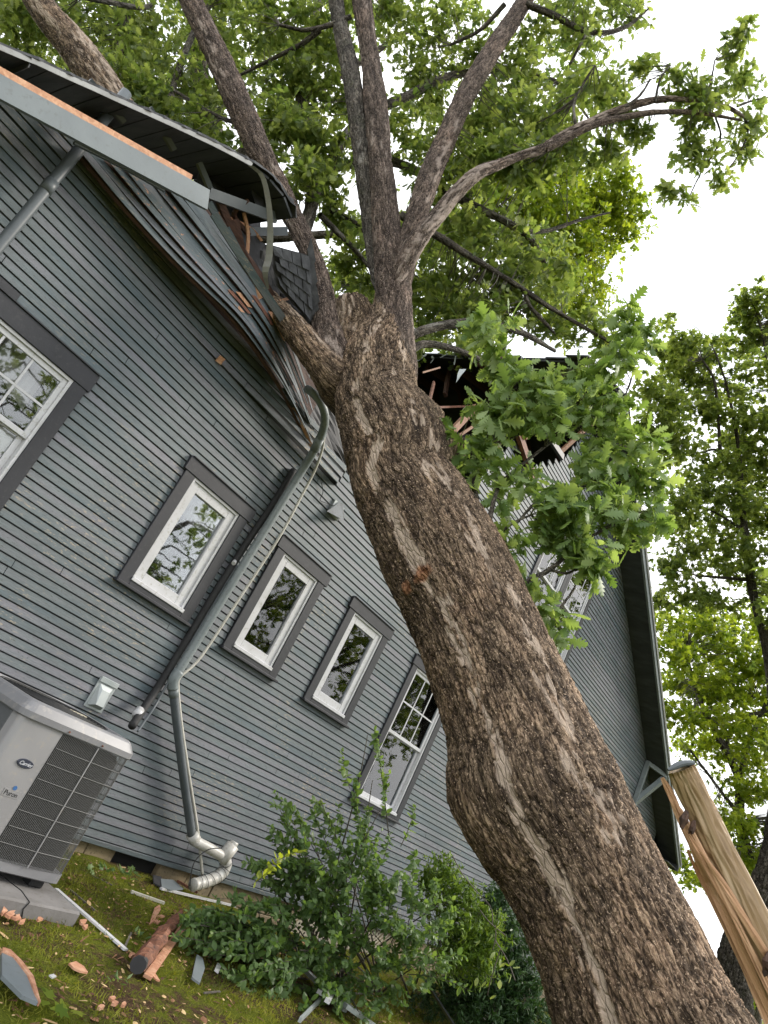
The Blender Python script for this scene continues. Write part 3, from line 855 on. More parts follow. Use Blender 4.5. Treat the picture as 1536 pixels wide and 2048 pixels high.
MB().add(slab(9.6, zR(9.6), 20.9, zR(20.9), -.44, -.02, -.012, .0), BOXF).build('soffit', M['roofdeck'], rr)
MB().add([(20.9, -.48, zR(21) - .10), (21.0, -.48, zR(21) - .10), (21.0, 9, zR(21) - .10), (20.9, 9, zR(21) - .10), (20.9, -.48, zR(21) + .10), (21.0, -.48, zR(21) + .10), (21.0, 9, zR(21) + .10), (20.9, 9, zR(21) + .10)], BOXF).build('eave_fascia', M['roofdeck'], rr)
MB().add([(20.0, -.44, zR(21) - .07), (20.9, -.44, zR(21) - .07), (20.9, 9, zR(21) - .07), (20.0, 9, zR(21) - .07), (20.0, -.44, zR(21) - .05), (20.9, -.44, zR(21) - .05), (20.9, 9, zR(21) - .05), (20.0, 9, zR(21) - .05)], BOXF).build('eave_soffit', M['roofdeck'], rr)
g = MB()
for pp, qq in ((V(21.05, -.5, zR(21) + .08), V(21.05, 9, zR(21) + .08)),):
    g.bar(pp, qq, .11, .10)
g.build('gutter', M['pipe'], rr)
for i in range(12):
    y = .25 + i * .61
    MB().add(slab(9.4, zR(9.4), 20.0, zR(20.0), y, y + .045, -.05, .098), BOXF).build('rafter', M['sheath'], rr)
# stub of the left slope left hanging at the ridge, torn along its length
st = MB().add(slab(8.10, 8.28, 9.46, zR(9.46) + .01, -.40, 9.5, .09, .13), BOXF).build('torn_ridge_stub', M['roofdeck'], house)
for i in range(26):
    y = -.45 + i * .38
    x = 8.10 - random.uniform(.0, .22) ; zz = 8.28 - (8.10 - x) * .3
    MB().add(slab(x, zz, 9.48, zR(9.48) + .01, y + .01, y + .37, .132, .146 + random.uniform(0, .02)), BOXF).build('shingle', M['shingle'], st)
for i in range(11):
    y = .2 + i * .61
    x = 8.10 - random.uniform(-.3, .35)
    MB().add(slab(x, 8.28 + (x - 8.1) * .32, 9.45, zR(9.45), y, y + .045, -.05, .088), BOXF).build('rafter', M['sheath'], st)
fe = MB()
for i in range(46):
    y = random.uniform(.3, 5.5); x = 8.06 + random.uniform(-.1, .05); L = random.uniform(.05, .22)
    fe.bar((x, y, 8.36), (x - random.uniform(0, .08), y + random.uniform(-.1, .1), 8.36 - L), random.uniform(.012, .05), .004, (1, 0, 0))
fe.build('torn_felt_fringe', M['galv'], st)
crumple([(918, 738, .9), (932, 738, .9), (918, 758, .8), (912, 766, .8)], M['galv'], 'torn_felt', st, 5, 6, .02, 5)
# attic end wall, floor and added partition, near-black in place of the hole's shade
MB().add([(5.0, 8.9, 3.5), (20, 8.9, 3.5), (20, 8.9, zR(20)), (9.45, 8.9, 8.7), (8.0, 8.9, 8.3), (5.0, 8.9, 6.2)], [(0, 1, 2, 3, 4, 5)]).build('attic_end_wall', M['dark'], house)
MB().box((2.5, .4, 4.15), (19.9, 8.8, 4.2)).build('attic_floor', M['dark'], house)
MB().add([(7.6, .5, 4.2), (7.9, 8.8, 4.2), (7.9, 8.8, 6.9), (7.6, .5, 6.6)], [(0, 1, 2, 3)]).build('added_partition', M['dark'], house)  # added to keep light from the open left slope out of the attic
MB().box((19.95, 0.02, 0), (20.0, 9, zR(20))).build('side_wall', M['wall_back'], house)
# broken framing in the hole
def stick(a, b, w, mat='rawwood', name='broken_rafter', par=None, h=None):
    pa, pb = at(a[0], a[1], y=a[2]), at(b[0], b[1], y=b[2])
    return MB().bar(pa, pb, w, h or w * .5, (0, -1, .2)).build(name, M[mat], par or house)
stick((868, 765, 1.0), (852, 830, .6), .05, 'heart')
stick((905, 862, .4), (950, 815, .8), .10, 'splintbrown')
stick((862, 815, .6), (950, 812, 1.4), .03, 'heart')
stick((905, 880, .3), (950, 850, .5), .04, 'splintbrown')
stick((845, 745, .2), (880, 735, .4), .02, 'splintbrown')
stick((1030, 845, -.05), (1068, 960, -.1), .12, 'heart')
stick((1040, 850, -.1), (1052, 875, -.1), .09, 'chip')
stick((1120, 905, -.05), (1185, 845, -.2), .07, 'splintbrown')
stick((1095, 870, -.1), (1125, 915, -.1), .10, 'trim', 'loose_trim')
stick((1125, 900, .2), (1190, 838, .2), .05, 'heart')
stick((960, 940, -.05), (1010, 870, .1), .06, 'heart')
stick((925, 1010, -.02), (940, 960, -.02), .08, 'chip')
stick((870, 860, .6), (960, 905, .6), .05, 'heart')
stick((890, 790, 2.0), (900, 730, 2.4), .09, 'sheath')
stick((940, 800, 2.0), (950, 728, 2.4), .09, 'sheath')
# knee bracket under the right rake
bx = 17.55
br = MB().bbox((bx - .05, -.12, 4.12), (bx + .05, -.022, 5.12), .006).build('knee_bracket', M['pipe'], house)
MB().bar((bx, -.07, 4.17), (bx + .35, -.44, 5.03), .11, .10, (0, -1, 0)).build('bracket_arm', M['pipe'], br)
MB().bar((bx, -.07, 5.07), (bx + .30, -.44, 5.00), .10, .09, (0, 0, 1)).build('bracket_arm', M['pipe'], br)

# ------------------------------------------------------------------ foundation
fd = MB().box((-2, .10, -.3), (20, .14, .36)).build('foundation', M['dark'], house)
x = -2.0; bi = 0
while x < 20:
    w = .40
    if 5.12 < x + .01 < 5.64: x = 5.68; continue
    if 7.7 < x < 9.9: x = 9.9; continue
    e = x + w
    if x < 5.12 < e: e = 5.12
    for r in range(2):
        z1 = .335 - r * .2
        MB().bbox((x + .004, .03 + random.uniform(0, .008), z1 - .192), (e - .004, .10, z1), .006).build('foundation_block', M['block'], fd)
    x = e
la = MB()
for i in range(26):
    x = 7.7 + i * .085
    la.bar((x, .035, -.05), (x + .4, .035, .35), .03, .006, (0, 1, 0)); la.bar((x + .4, .042, -.05), (x, .042, .35), .03, .006, (0, 1, 0))
la.build('lattice_panel', M['lattice'], fd)
MB().bbox((-2, -.020, .330), (20.0, .02, .372), .004).build('skirt_board', M['siding'], house)

# ------------------------------------------------------------------ fixtures on the wall
vh = MB().bbox((3.975, -.030, 1.28), (4.165, -.019, 1.53), .003).build('dryer_vent', M['galv'], house)
fr_ = MB(); x0, x1, z0_, z1_ = 4.0, 4.14, 1.30, 1.49
fr_.add([(x0, -.03, z0_), (x1, -.03, z0_), (x1, -.03, z1_), (x0, -.03, z1_), (x0 + .03, -.085, z0_ + .03), (x1 - .03, -.085, z0_ + .03), (x1 - .03, -.06, z1_ - .04), (x0 + .03, -.06, z1_ - .04)], [(0, 1, 5, 4), (1, 2, 6, 5), (2, 3, 7, 6), (3, 0, 4, 7), (4, 5, 6, 7)])
fr_.build('vent_hood', M['galv'], vh)
MB().bbox((3.975, -.045, 1.50), (4.165, -.031, 1.545), .003).build('vent_hood', M['galv'], vh)
c = at(672, 1018, y=-.05)
lp = MB().add([c + V(0, 0, .09), c + V(-.10, 0, -.09), c + V(.02, -.16, -.10), c + V(.02, -.05, .07)], [(0, 1, 2, 3)])
lp.add([c + V(0, 0, .09), c + V(.02, -.05, .07), c + V(.02, -.16, -.10), c + V(.17, 0, -.03), c + V(.15, .03, .05)], [(0, 1, 2, 3, 4)])
lo_ = lp.build('shielded_wall_lamp', M['white'], house)
MB().bbox(tuple(c + V(-.06, .01, -.08)), tuple(c + V(.12, .04, .08)), .004).build('lamp_base', M['galv'], lo_)
MB().tube(smooth_path([at(a, b, y=-.04) for a, b in [(643, 965), (646, 985), (640, 1000), (652, 1006), (668, 1012)]], n=14), .004, 5).build('lamp_wire', M['rubber'], lo_)

# ------------------------------------------------------------------ pipes
def pipe(name, pts, r, mat, label, cat, n=14, seg=60):
    P_ = smooth_path([at(a, b, y=c) for a, b, c in pts], n=seg)
    mb = MB(); mb.tube(P_, r, n)
    o = mb.build(name, mat, None, True)
    return props(o, label, cat), P_
ms = thing('vent_mast', 'grey round vent mast standing against the gable under the rake board', 'pipe', (1.41, -.15, .4))
MB().tube([(1.41, -.15, .4), (1.41, -.15, 3.0), (1.41, -.15, 4.2), (1.41, -.15, 5.14)], .040, 16).build('pipe_shaft', M['pipe_d'], ms, True)
p = at(100, 375, y=-.15)
MB().tube([(1.41, -.15, p[2] - .05), (1.41, -.15, p[2] + .05)], .046, 16).build('coupling', M['pipe_d'], ms, True)
dp = thing('drain_pipe', 'long grey drain pipe, bowed off the wall beside the black tubing, with elbow halfway', 'pipe', at(385, 1680, y=-.12))
P1 = smooth_path([at(a, b, y=c) for a, b, c in [(614, 778, -.36), (626, 786, -.44), (643, 808, -.48), (650, 842, -.44), (635, 888, -.32), (602, 944, -.17), (550, 1028, -.13), (450, 1190, -.10), (372, 1318, -.10), (349, 1356, -.10)]], n=70)
MB().tube(P1, .040, 16).build('pipe_shaft', M['pipe'], dp, True)
P2 = smooth_path([at(a, b, y=c) for a, b, c in [(346, 1368, -.10), (352, 1430, -.11), (368, 1560, -.12), (384, 1672, -.13)]], n=24)
MB().tube(P2, .039, 16).build('pipe_shaft', M['pipe_d'], dp, True)
P3 = smooth_path([at(a, b, y=c) for a, b, c in [(358, 1342, -.10), (347, 1358, -.10), (345, 1378, -.10)]], n=10)
MB().tube(P3, .049, 16).build('elbow', M['pipe'], dp, True)
a_, b_ = at(346, 1374, y=-.10), at(348, 1392, y=-.10)
MB().tube([a_, b_], .046, 16).build('coupling', M['pipe'], dp, True)
a_ = P1[14]; 
MB().tube([P1[13], P1[16]], .044, 16).build('coupling', M['pipe'], dp, True)
pv = thing('pvc_trap', 'white PVC drain trap with a capped stub, wrapped in wire near the foundation', 'pipe', at(440, 1740, y=-.2))
MB().tube(smooth_path([at(a, b, y=c) for a, b, c in [(383, 1672, -.13), (392, 1683, -.15), (415, 1695, -.18), (446, 1713, -.20)]], n=16), .048, 14).build('pipe_arm', M['pvc'], pv, True)
MB().tube([at(383, 1668, y=-.13), at(391, 1682, y=-.14)], .056, 14).build('coupling', M['pvc'], pv, True)
MB().tube([at(441, 1722, y=-.20), at(466, 1690, y=-.20)], .066, 14).build('capped_stub', M['pvc'], pv, True)
MB().tube([at(465, 1691, y=-.20), at(470, 1683, y=-.20)], .042, 8).build('cleanout_cap', M['pvc'], pv, True)
pp = smooth_path([at(a, b, y=c) for a, b, c in [(447, 1712, -.20), (452, 1728, -.21), (444, 1746, -.22), (426, 1758, -.23), (404, 1765, -.24), (385, 1770, -.25)]], n=26)
MB().tube(pp, .056 + .002 * np.sin(np.arange(26) * 1.9), 14).build('corrugated_bend', M['pvc'], pv, True)
wv = MB()
for i in range(7):
    c_ = pp[3 + i * 3]; t_ = pp[4 + i * 3] - pp[2 + i * 3]; t_ /= np.linalg.norm(t_)
    u_ = np.cross(t_, V(0, 1, .3)); u_ /= np.linalg.norm(u_); w_ = np.cross(t_, u_)
    wv.tube([c_ + (u_ * math.cos(a) + w_ * math.sin(a)) * .064 + t_ * .02 * math.sin(a + i) for a in np.linspace(0, 6.28, 15)], .0025, 4)
wv.build('wire_wrap', M['rubber'], pv)
MB().tube(smooth_path([at(a, b, y=-.3) for a, b in [(444, 1696), (415, 1700), (390, 1722), (382, 1750), (380, 1772)]], n=20), .005, 5).build('loose_wire', M['rubber'], pv)
pipe('thin_pvc_pipe', [(648, 850, -.30), (646, 892, -.26), (630, 940, -.20), (604, 990, -.17), (567, 1060, -.16), (528, 1122, -.15), (480, 1195, -.13), (403, 1312, -.12), (364, 1350, -.12), (356, 1364, -.12), (362, 1440, -.13), (378, 1550, -.14), (396, 1665, -.15), (405, 1752, -.16)], .013, M['pvc_thin'], 'thin cream condensate pipe running down the right side of the grey drain pipe', 'pipe', 8, 90)
ln = thing('refrigerant_line', 'black foam covered tubing running down the clapboards to the air conditioner', 'tubing', at(265, 1452, y=-.1))
MB().tube(smooth_path([at(a, b, y=c) for a, b, c in [(588, 940, -.05), (545, 1010, -.05), (496, 1082, -.05), (455, 1146, -.05), (424, 1196, -.05), (384, 1262, -.05), (325, 1360, -.06), (292, 1410, -.12), (264, 1452, -.38)]], n=60), .033, 10).build('insulated_tube', M['rubber'], ln, True)
MB().tube(smooth_path([at(a, b, y=c) for a, b, c in [(474, 1130, -.07), (402, 1250, -.07), (338, 1362, -.09), (310, 1412, -.13), (284, 1450, -.36), (276, 1462, -.43)]], n=40), .010, 8).build('copper_tube', M['pipe_d'], ln, True)
MB().tube([at(280, 1420, y=-.20), at(272, 1432, y=-.25)], .038, 10).build('white_tape', M['white'], ln, True)
MB().tube([at(470, 1122, y=-.06), at(467, 1127, y=-.09)], .02, 8).build('pipe_clip', M['white'], ln)
# ================================================================== FALLEN OAK
oak = thing('fallen_oak', 'huge rough-barked oak fallen across the house, its trunk leaning on the broken wall', 'tree', (4.9, -5.2, 0))

def bark_tube(pts, rad, nu, nv, amp, mat, name, parent, bumps=(), pale_u=None, sc=1.0, big=0.02, seed=0, pale_amt=0.0, flute=0.0, cap=False, lab=None):
    """limb or trunk: tube with bark plates and burls displaced into the mesh"""
    C_, ex = smooth_path(pts, rad, nv); r = ex[:, 0]
    t, us, ws = frames(C_)
    s = np.r_[0, np.cumsum(np.linalg.norm(np.diff(C_, axis=0), axis=1))]
    th = np.arange(nu) * 2 * np.pi / nu
    ct, st_ = np.cos(th), np.sin(th)
    nrm = ct[None, :, None] * us[:, None, :] + st_[None, :, None] * ws[:, None, :]
    rest = np.stack([r[:, None] * ct[None, :], r[:, None] * st_[None, :], np.repeat(s[:, None], nu, 1)], 2).reshape(-1, 3) + V(seed * 3.7, 0, seed)
    nr = nrm.reshape(-1, 3)
    base = np.repeat(C_, nu, 0); rr_ = np.repeat(r, nu)
    # long furrowed plates
    w = rest * V(25, 25, 8) * sc + (fbm(rest * V(9, 9, 5) * sc, 3, seed)[:, None] - .5) * V(1.6, 1.6, 2.4)
    f1, f2, idv = worley(w, seed + 1)
    edge = sstep(0.0, 0.22, f2 - f1)
    w2 = rest * V(70, 70, 28) * sc + (fbm(rest * 20, 2, seed + 5)[:, None] - .5) * 1.5
    g1, g2, id2 = worley(w2, seed + 2)
    edge2 = sstep(0.0, 0.25, g2 - g1)
    w3 = rest * V(17, 17, 1.6) * sc + (fbm(rest * 7, 3, seed + 9)[:, None] - .5) * V(1.3, 1.3, 1)
    h1, h2, id3 = worley(w3, seed + 4)
    fur = sstep(0.0, 0.16, h2 - h1)
    low = fbm(rest * V(2.4, 2.4, 1.2), 3, seed + 3) - .5
    dsp = amp * (fur - .8) * .9 + amp * (edge * (0.45 + 0.6 * idv) - 0.5) * .8 + amp * 0.42 * (edge2 * (.4 + .6 * id2) - .4) + big * low * 2
    if flute: dsp = dsp + flute * np.sin(5 * np.tile(th, nv) + 1.3 * np.repeat(s, nu)) * rr_
    pos = base + nr * rr_[:, None]
    rust = np.zeros(len(pos)); pale = np.zeros(len(pos))
    for (bp, br_, ba, bru) in bumps:
        dd = np.linalg.norm(pos - bp, axis=1)
        g_ = np.exp(-(dd / br_) ** 2)
        dsp = dsp + ba * g_ * (0.8 + 0.5 * fbm(rest * 14, 2, 8))
        if bru: rust = np.maximum(rust, sstep(.35, .7, g_ + .5 * (fbm(rest * 18, 3, 5) - .5)))
    crev = 1 - np.minimum(np.minimum(edge * .5 + .5, fur), 0.55 + .45 * edge2)
    # pale stripped flakes
    view = pos - CAM; view /= np.linalg.norm(view, axis=1)[:, None]
    side = np.cross(np.repeat(t, nu, 0), view); side /= np.linalg.norm(side, axis=1)[:, None]
    uu = np.einsum('ij,ij->i', nr, -side)
    front = np.einsum('ij,ij->i', nr, -view) > -0.1
    if pale_u is not None:
        c0 = pale_u(np.repeat(s, nu))
        wv_ = fbm(rest * V(3, 3, 1.5), 2, 31) - .5
        band = sstep(.20, .02, np.abs(uu - c0 - .25 * wv_))
        pn = fbm(rest * V(13, 13, 3.2) + 40, 2, 7) * .62 + idv * .38
        pale = sstep(.60, .65, pn * .80 + band * .30) * (band > 0.10) * front
        b2 = sstep(.34, .05, np.abs(uu - .62)) * sstep(2.2, 3.4, np.repeat(s, nu))  # second band: pale flakes plus the sunlit right side put into the colour
        pale = np.maximum(pale, .75 * sstep(.66, .72, pn * .80 + b2 * .20) * (b2 > .05) * front)
        rim = sstep(.05, .3, band * front) * (1 - pale)
        dsp = dsp * (1 - .62 * pale) - pale * amp * .55 + rim * amp * .25
        crev = np.maximum(crev * (1 - .8 * pale), 0)
    if pale_amt:
        pn = vnoise(rest * V(13, 13, 1.8) + 11, 17) * .6 + idv * .4
        p2 = sstep(1 - pale_amt, 1 - pale_amt + .07, pn)
        pale = np.maximum(pale, p2 * .8); dsp = dsp * (1 - .35 * p2)
    pos = pos + nr * dsp[:, None]
    i = np.arange(nv - 1)[:, None] * nu; j = np.arange(nu)[None, :]; j2 = (np.arange(nu)[None, :] + 1) % nu
    f = np.stack([(i + j).ravel(), (i + j2).ravel(), (i + j2 + nu).ravel(), (i + j + nu).ravel()], 1)
    o = mk(name, pos, f, mat, parent, True, {'rest': ('POINT', rest), 'crev': ('POINT', crev), 'pale': ('POINT', np.clip(pale, 0, 1)), 'rust': ('POINT', rust)})
    if lab: o['label'] = lab
    return o, C_

# trunk: (photo row, left edge, right edge)
rowsT = [(2200, 1165, 1600), (2048, 1092, 1500), (1900, 1052, 1422), (1790, 1010, 1362), (1700, 962, 1318), (1640, 918, 1288), (1570, 884, 1252), (1480, 878, 1203),
         (1400, 862, 1162), (1300, 832, 1112), (1200, 790, 1066), (1110, 745, 1016), (1010, 706, 952), (965, 690, 915), (920, 680, 917), (880, 670, 900), (845, 664, 876), (805, 660, 850), (760, 668, 840), (715, 682, 832), (680, 706, 828), (645, 728, 826), (605, 744, 824), (560, 750, 822)]
def dT(y): return 1 / (0.25 + (1990 - y) * -0.0000782)
tp, tr_ = [], []
for (y, l, r_) in rowsT:
    d = dT(y); tp.append(at((l + r_) / 2, y, d=d + .02)); tr_.append((r_ - l) / 2 * .905 * d / FPX * .985)
dn = tp[0] - tp[1]; dn /= np.linalg.norm(dn)
g0 = tp[0] + dn * ((tp[0][2] + 0.15) / -dn[2])
tp = [g0, (g0 + tp[0]) / 2] + tp; tr_ = [tr_[0] * 1.22, tr_[0] * 1.08] + tr_
bT = []
def bump(px, py, dd, r_, a_, ru=False): bT.append((at(px, py, d=dd), r_, a_, ru))
bump(912, 893, 6.15, .11, .22); bump(900, 925, 6.15, .10, .05)
bump(985, 1098, 5.75, .20, .085); bump(862, 835, 6.3, .15, .07)
bump(700, 975, 6.2, .14, .035); bump(885, 1590, 4.7, .18, .045)
bump(850, 1150, 5.1, .085, .035, True); bump(818, 1175, 5.15, .06, .02, True)
bump(775, 800, 6.0, .12, .035); bump(740, 870, 6.0, .16, -.03)
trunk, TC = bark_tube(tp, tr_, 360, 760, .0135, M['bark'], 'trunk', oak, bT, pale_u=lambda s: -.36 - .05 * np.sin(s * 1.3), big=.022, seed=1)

def limb(pts, name='limb', mat='bark2', nv=None, amp=.010, seed=1, nu=None, flare=True, sc=1.3, pale=.26, parent=oak, lab=None):
    P_ = [at(a, b, d=c) for a, b, c, r_ in pts]
    R_ = [r_ * c / FPX for a, b, c, r_ in pts]
    L = np.linalg.norm(np.diff(np.array(P_), axis=0), axis=1).sum()
    rm = max(R_)
    nu = nu or int(np.clip(2 * np.pi * rm / .016, 8, 90)); nv = nv or int(np.clip(L / .03, 12, 260))
    if rm < .05: amp = amp * .4
    return bark_tube(P_, R_, nu, nv, amp, M[mat], name, parent, sc=sc, big=rm * .10, seed=seed, pale_amt=pale, lab=lab)
LIMBS = []
def L_(*a, **k):
    o, C_ = limb(*a, **k); LIMBS.append(C_); return o, C_
L_([(768, 830, 6.6, 40), (778, 750, 6.6, 56), (786, 690, 6.7, 44), (789, 640, 6.85, 37), (786, 560, 7.05, 34), (776, 480, 7.25, 30), (764, 360, 7.6, 26), (752, 220, 8.1, 23), (740, 120, 8.6, 20), (724, 0, 9.2, 18), (705, -160, 10.2, 14), (690, -330, 11.2, 8)], seed=2, lab='thick upright central limb of the fallen oak')
L_([(785, 620, 6.95, 20), (765, 540, 7.2, 26), (742, 440, 7.5, 20), (724, 300, 7.9, 18), (702, 150, 8.5, 18), (682, 60, 8.9, 16), (668, -30, 9.3, 14), (650, -200, 10.2, 9)], seed=3, mat='bark3')
L_([(735, 850, 6.75, 30), (705, 800, 6.7, 48), (676, 750, 6.7, 50), (660, 700, 6.8, 40), (650, 640, 6.95, 29), (640, 570, 7.1, 22), (622, 510, 7.2, 19), (598, 460, 7.3, 19), (566, 395, 7.4, 20), (525, 315, 7.5, 23), (488, 232, 7.7, 25), (444, 130, 8.0, 24), (400, 40, 8.3, 22), (365, -40, 8.6, 20), (310, -200, 9.3, 12)], seed=4)
L_([(745, 800, 6.75, 30), (712, 785, 6.6, 48), (672, 757, 6.5, 42), (640, 722, 6.5, 31), (600, 672, 6.6, 27), (565, 630, 6.7, 23), (535, 596, 6.8, 19), (500, 555, 7.1, 17), (430, 430, 7.4, 17)], seed=5, mat='bark', pale=.22, lab='low limb wedged against the buckled siding')
L_([(300, 310, 7.4, 30), (250, 235, 7.4, 32), (200, 165, 7.4, 36), (150, 95, 7.5, 34), (95, 30, 7.6, 29), (50, -40, 7.8, 26), (-30, -160, 8.2, 18)], seed=6, mat='bark', pale=.36)
L_([(795, 600, 6.95, 14), (806, 545, 7.05, 22), (812, 500, 7.15, 22), (830, 440, 7.3, 21), (860, 350, 7.6, 22), (895, 270, 7.9, 20), (935, 185, 8.3, 20), (985, 100, 8.8, 18), (1035, 25, 9.3, 16), (1085, -60, 9.8, 13), (1150, -180, 10.5, 7)], seed=7)
L_([(790, 575, 6.9, 12), (812, 520, 6.95, 20), (842, 470, 7.0, 19), (880, 425, 7.1, 16), (922, 375, 7.2, 15), (958, 345, 7.3, 13), (995, 330, 7.45, 11), (1040, 312, 7.6, 9), (1085, 298, 7.7, 10), (1125, 272, 7.8, 9), (1170, 250, 7.9, 9), (1225, 226, 8.0, 8), (1290, 204, 8.1, 7), (1350, 198, 8.2, 6), (1410, 205, 8.3, 5), (1455, 215, 8.4, 4), (1490, 235, 8.5, 3)], seed=8, pale=.5)
L_([(1090, 298, 7.7, 8), (1150, 268, 7.8, 7), (1200, 246, 7.9, 7), (1260, 232, 8.0, 6), (1320, 224, 8.1, 5), (1400, 226, 8.2, 4), (1480, 240, 8.3, 2)], 'branch', seed=9)
# broken dead stub in the crotch, jagged at its top
so, SCc = L_([(735, 800, 6.7, 50), (722, 730, 6.85, 52), (712, 670, 7.0, 48), (704, 628, 7.05, 42), (700, 605, 7.1, 34), (698, 592, 7.1, 12)], 'broken_stub', mat='bark', seed=12, pale=.32, amp=.016, lab='dead hollowed stub broken off in the crotch')
# farther branches of its crown
BR = [
 [(725, 300, 9.6, 9), (790, 325, 9.5, 9), (850, 350, 9.4, 9), (885, 375, 9.3, 9), (925, 400, 9.2, 8), (975, 425, 9.1, 7), (1020, 448, 9.0, 7), (1052, 470, 9.0, 6), (1080, 508, 9.0, 5), (1100, 560, 9.0, 3)],
 [(1045, 465, 9.0, 5), (1100, 460, 9.2, 4), (1160, 440, 9.4, 3), (1220, 425, 9.6, 2)],
 [(800, 430, 8.4, 8), (880, 475, 8.4, 8), (935, 510, 8.3, 7), (985, 540, 8.3, 6), (1040, 575, 8.3, 6), (1100, 615, 8.3, 5), (1160, 650, 8.4, 4), (1230, 690, 8.5, 3)],
 [(1048, 582, 8.3, 4), (1060, 612, 8.3, 4), (1085, 640, 8.3, 4), (1110, 668, 8.3, 2)],
 [(790, 690, 7.0, 10), (830, 668, 7.0, 10), (880, 652, 7.1, 9), (940, 645, 7.2, 8), (1000, 652, 7.3, 7), (1050, 668, 7.5, 6), (1110, 702, 7.8, 4)],
 [(800, 720, 6.9, 8), (840, 690, 7.0, 8), (885, 692, 7.1, 7), (930, 706, 7.2, 6), (985, 730, 7.4, 4)],
 [(630, 400, 8.6, 11), (655, 340, 8.8, 12), (690, 275, 9.0, 11), (745, 225, 9.2, 10), (810, 195, 9.4, 9), (865, 165, 9.6, 8), (920, 148, 9.8, 7), (1000, 140, 10, 7), (1070, 152, 10, 5), (1125, 172, 10, 4), (1180, 240, 10.2, 2)],
 [(650, 340, 8.8, 9), (690, 330, 8.9, 9), (730, 325, 9.0, 8)],
 [(605, 480, 8.0, 12), (625, 400, 8.4, 13), (628, 330, 8.8, 12), (610, 250, 9.2, 10), (600, 160, 9.6, 10), (625, 80, 10, 9), (640, -10, 10.4, 7)],
 [(1052, 8, 9.3, 7), (1110, 32, 9.3, 7), (1160, 58, 9.4, 6), (1205, 66, 9.5, 5), (1255, 52, 9.6, 4), (1300, 15, 9.8, 2)],
 [(1175, 60, 9.4, 3), (1150, 110, 9.4, 3), (1120, 160, 9.4, 2)],
 [(1100, 300, 7.8, 3), (1150, 270, 7.9, 3), (1150, 240, 7.9, 3), (1150, 200, 8, 2), (1190, 130, 8, 1.5)],
 [(1408, 205, 8.3, 3), (1420, 170, 8.3, 2), (1430, 120, 8.4, 1.5)], [(1475, 212, 8.5, 3), (1510, 200, 8.6, 2), (1560, 190, 8.7, 1)],
 [(1490, 235, 8.5, 2.5), (1495, 270, 8.5, 2), (1470, 320, 8.5, 1.5), (1440, 360, 8.5, 1)], [(1310, 204, 8.1, 3), (1320, 160, 8.1, 2), (1340, 130, 8.2, 1)],
 [(1250, 215, 8.0, 3), (1280, 190, 8.0, 2.5), (1300, 160, 8.0, 2)], [(1430, 230, 8.3, 2), (1440, 280, 8.4, 2), (1400, 350, 8.5, 1.5), (1380, 390, 8.5, 1)],
 [(660, 420, 8.6, 6), (700, 440, 8.7, 6), (740, 470, 8.8, 6), (800, 520, 9, 4)], [(640, 430, 8.3, 6), (670, 460, 8.5, 6), (710, 500, 8.6, 5), (760, 560, 8.8, 3)],
 [(1010, 8, 9.2, 5), (960, 60, 9.3, 4), (900, 90, 9.4, 3)], [(640, 60, 8.9, 6), (600, 90, 9.0, 5), (540, 120, 9.1, 4), (480, 150, 9.2, 3)],
 [(702, 33, 8.9, 5), (660, 50, 8.9, 5), (610, 60, 8.9, 4), (560, 50, 9.0, 3)],
 [(240, 260, 8.2, 8), (236, 150, 8.6, 10), (250, 60, 9.2, 9), (280, -40, 10, 7)],
 [(330, 300, 8.4, 6), (345, 180, 8.8, 6), (390, 60, 9.4, 6), (440, -20, 10, 5)],
 [(520, 330, 7.5, 6), (500, 260, 7.8, 5), (430, 230, 8.2, 4), (330, 170, 8.8, 3)],
 [(60, -30, 7.8, 6), (150, -10, 8.4, 6), (280, 15, 9, 5), (310, 0, 9.4, 4)],
]
for i, b_ in enumerate(BR):
    L_(b_, 'branch', seed=20 + i, mat='bark3', pale=.3)
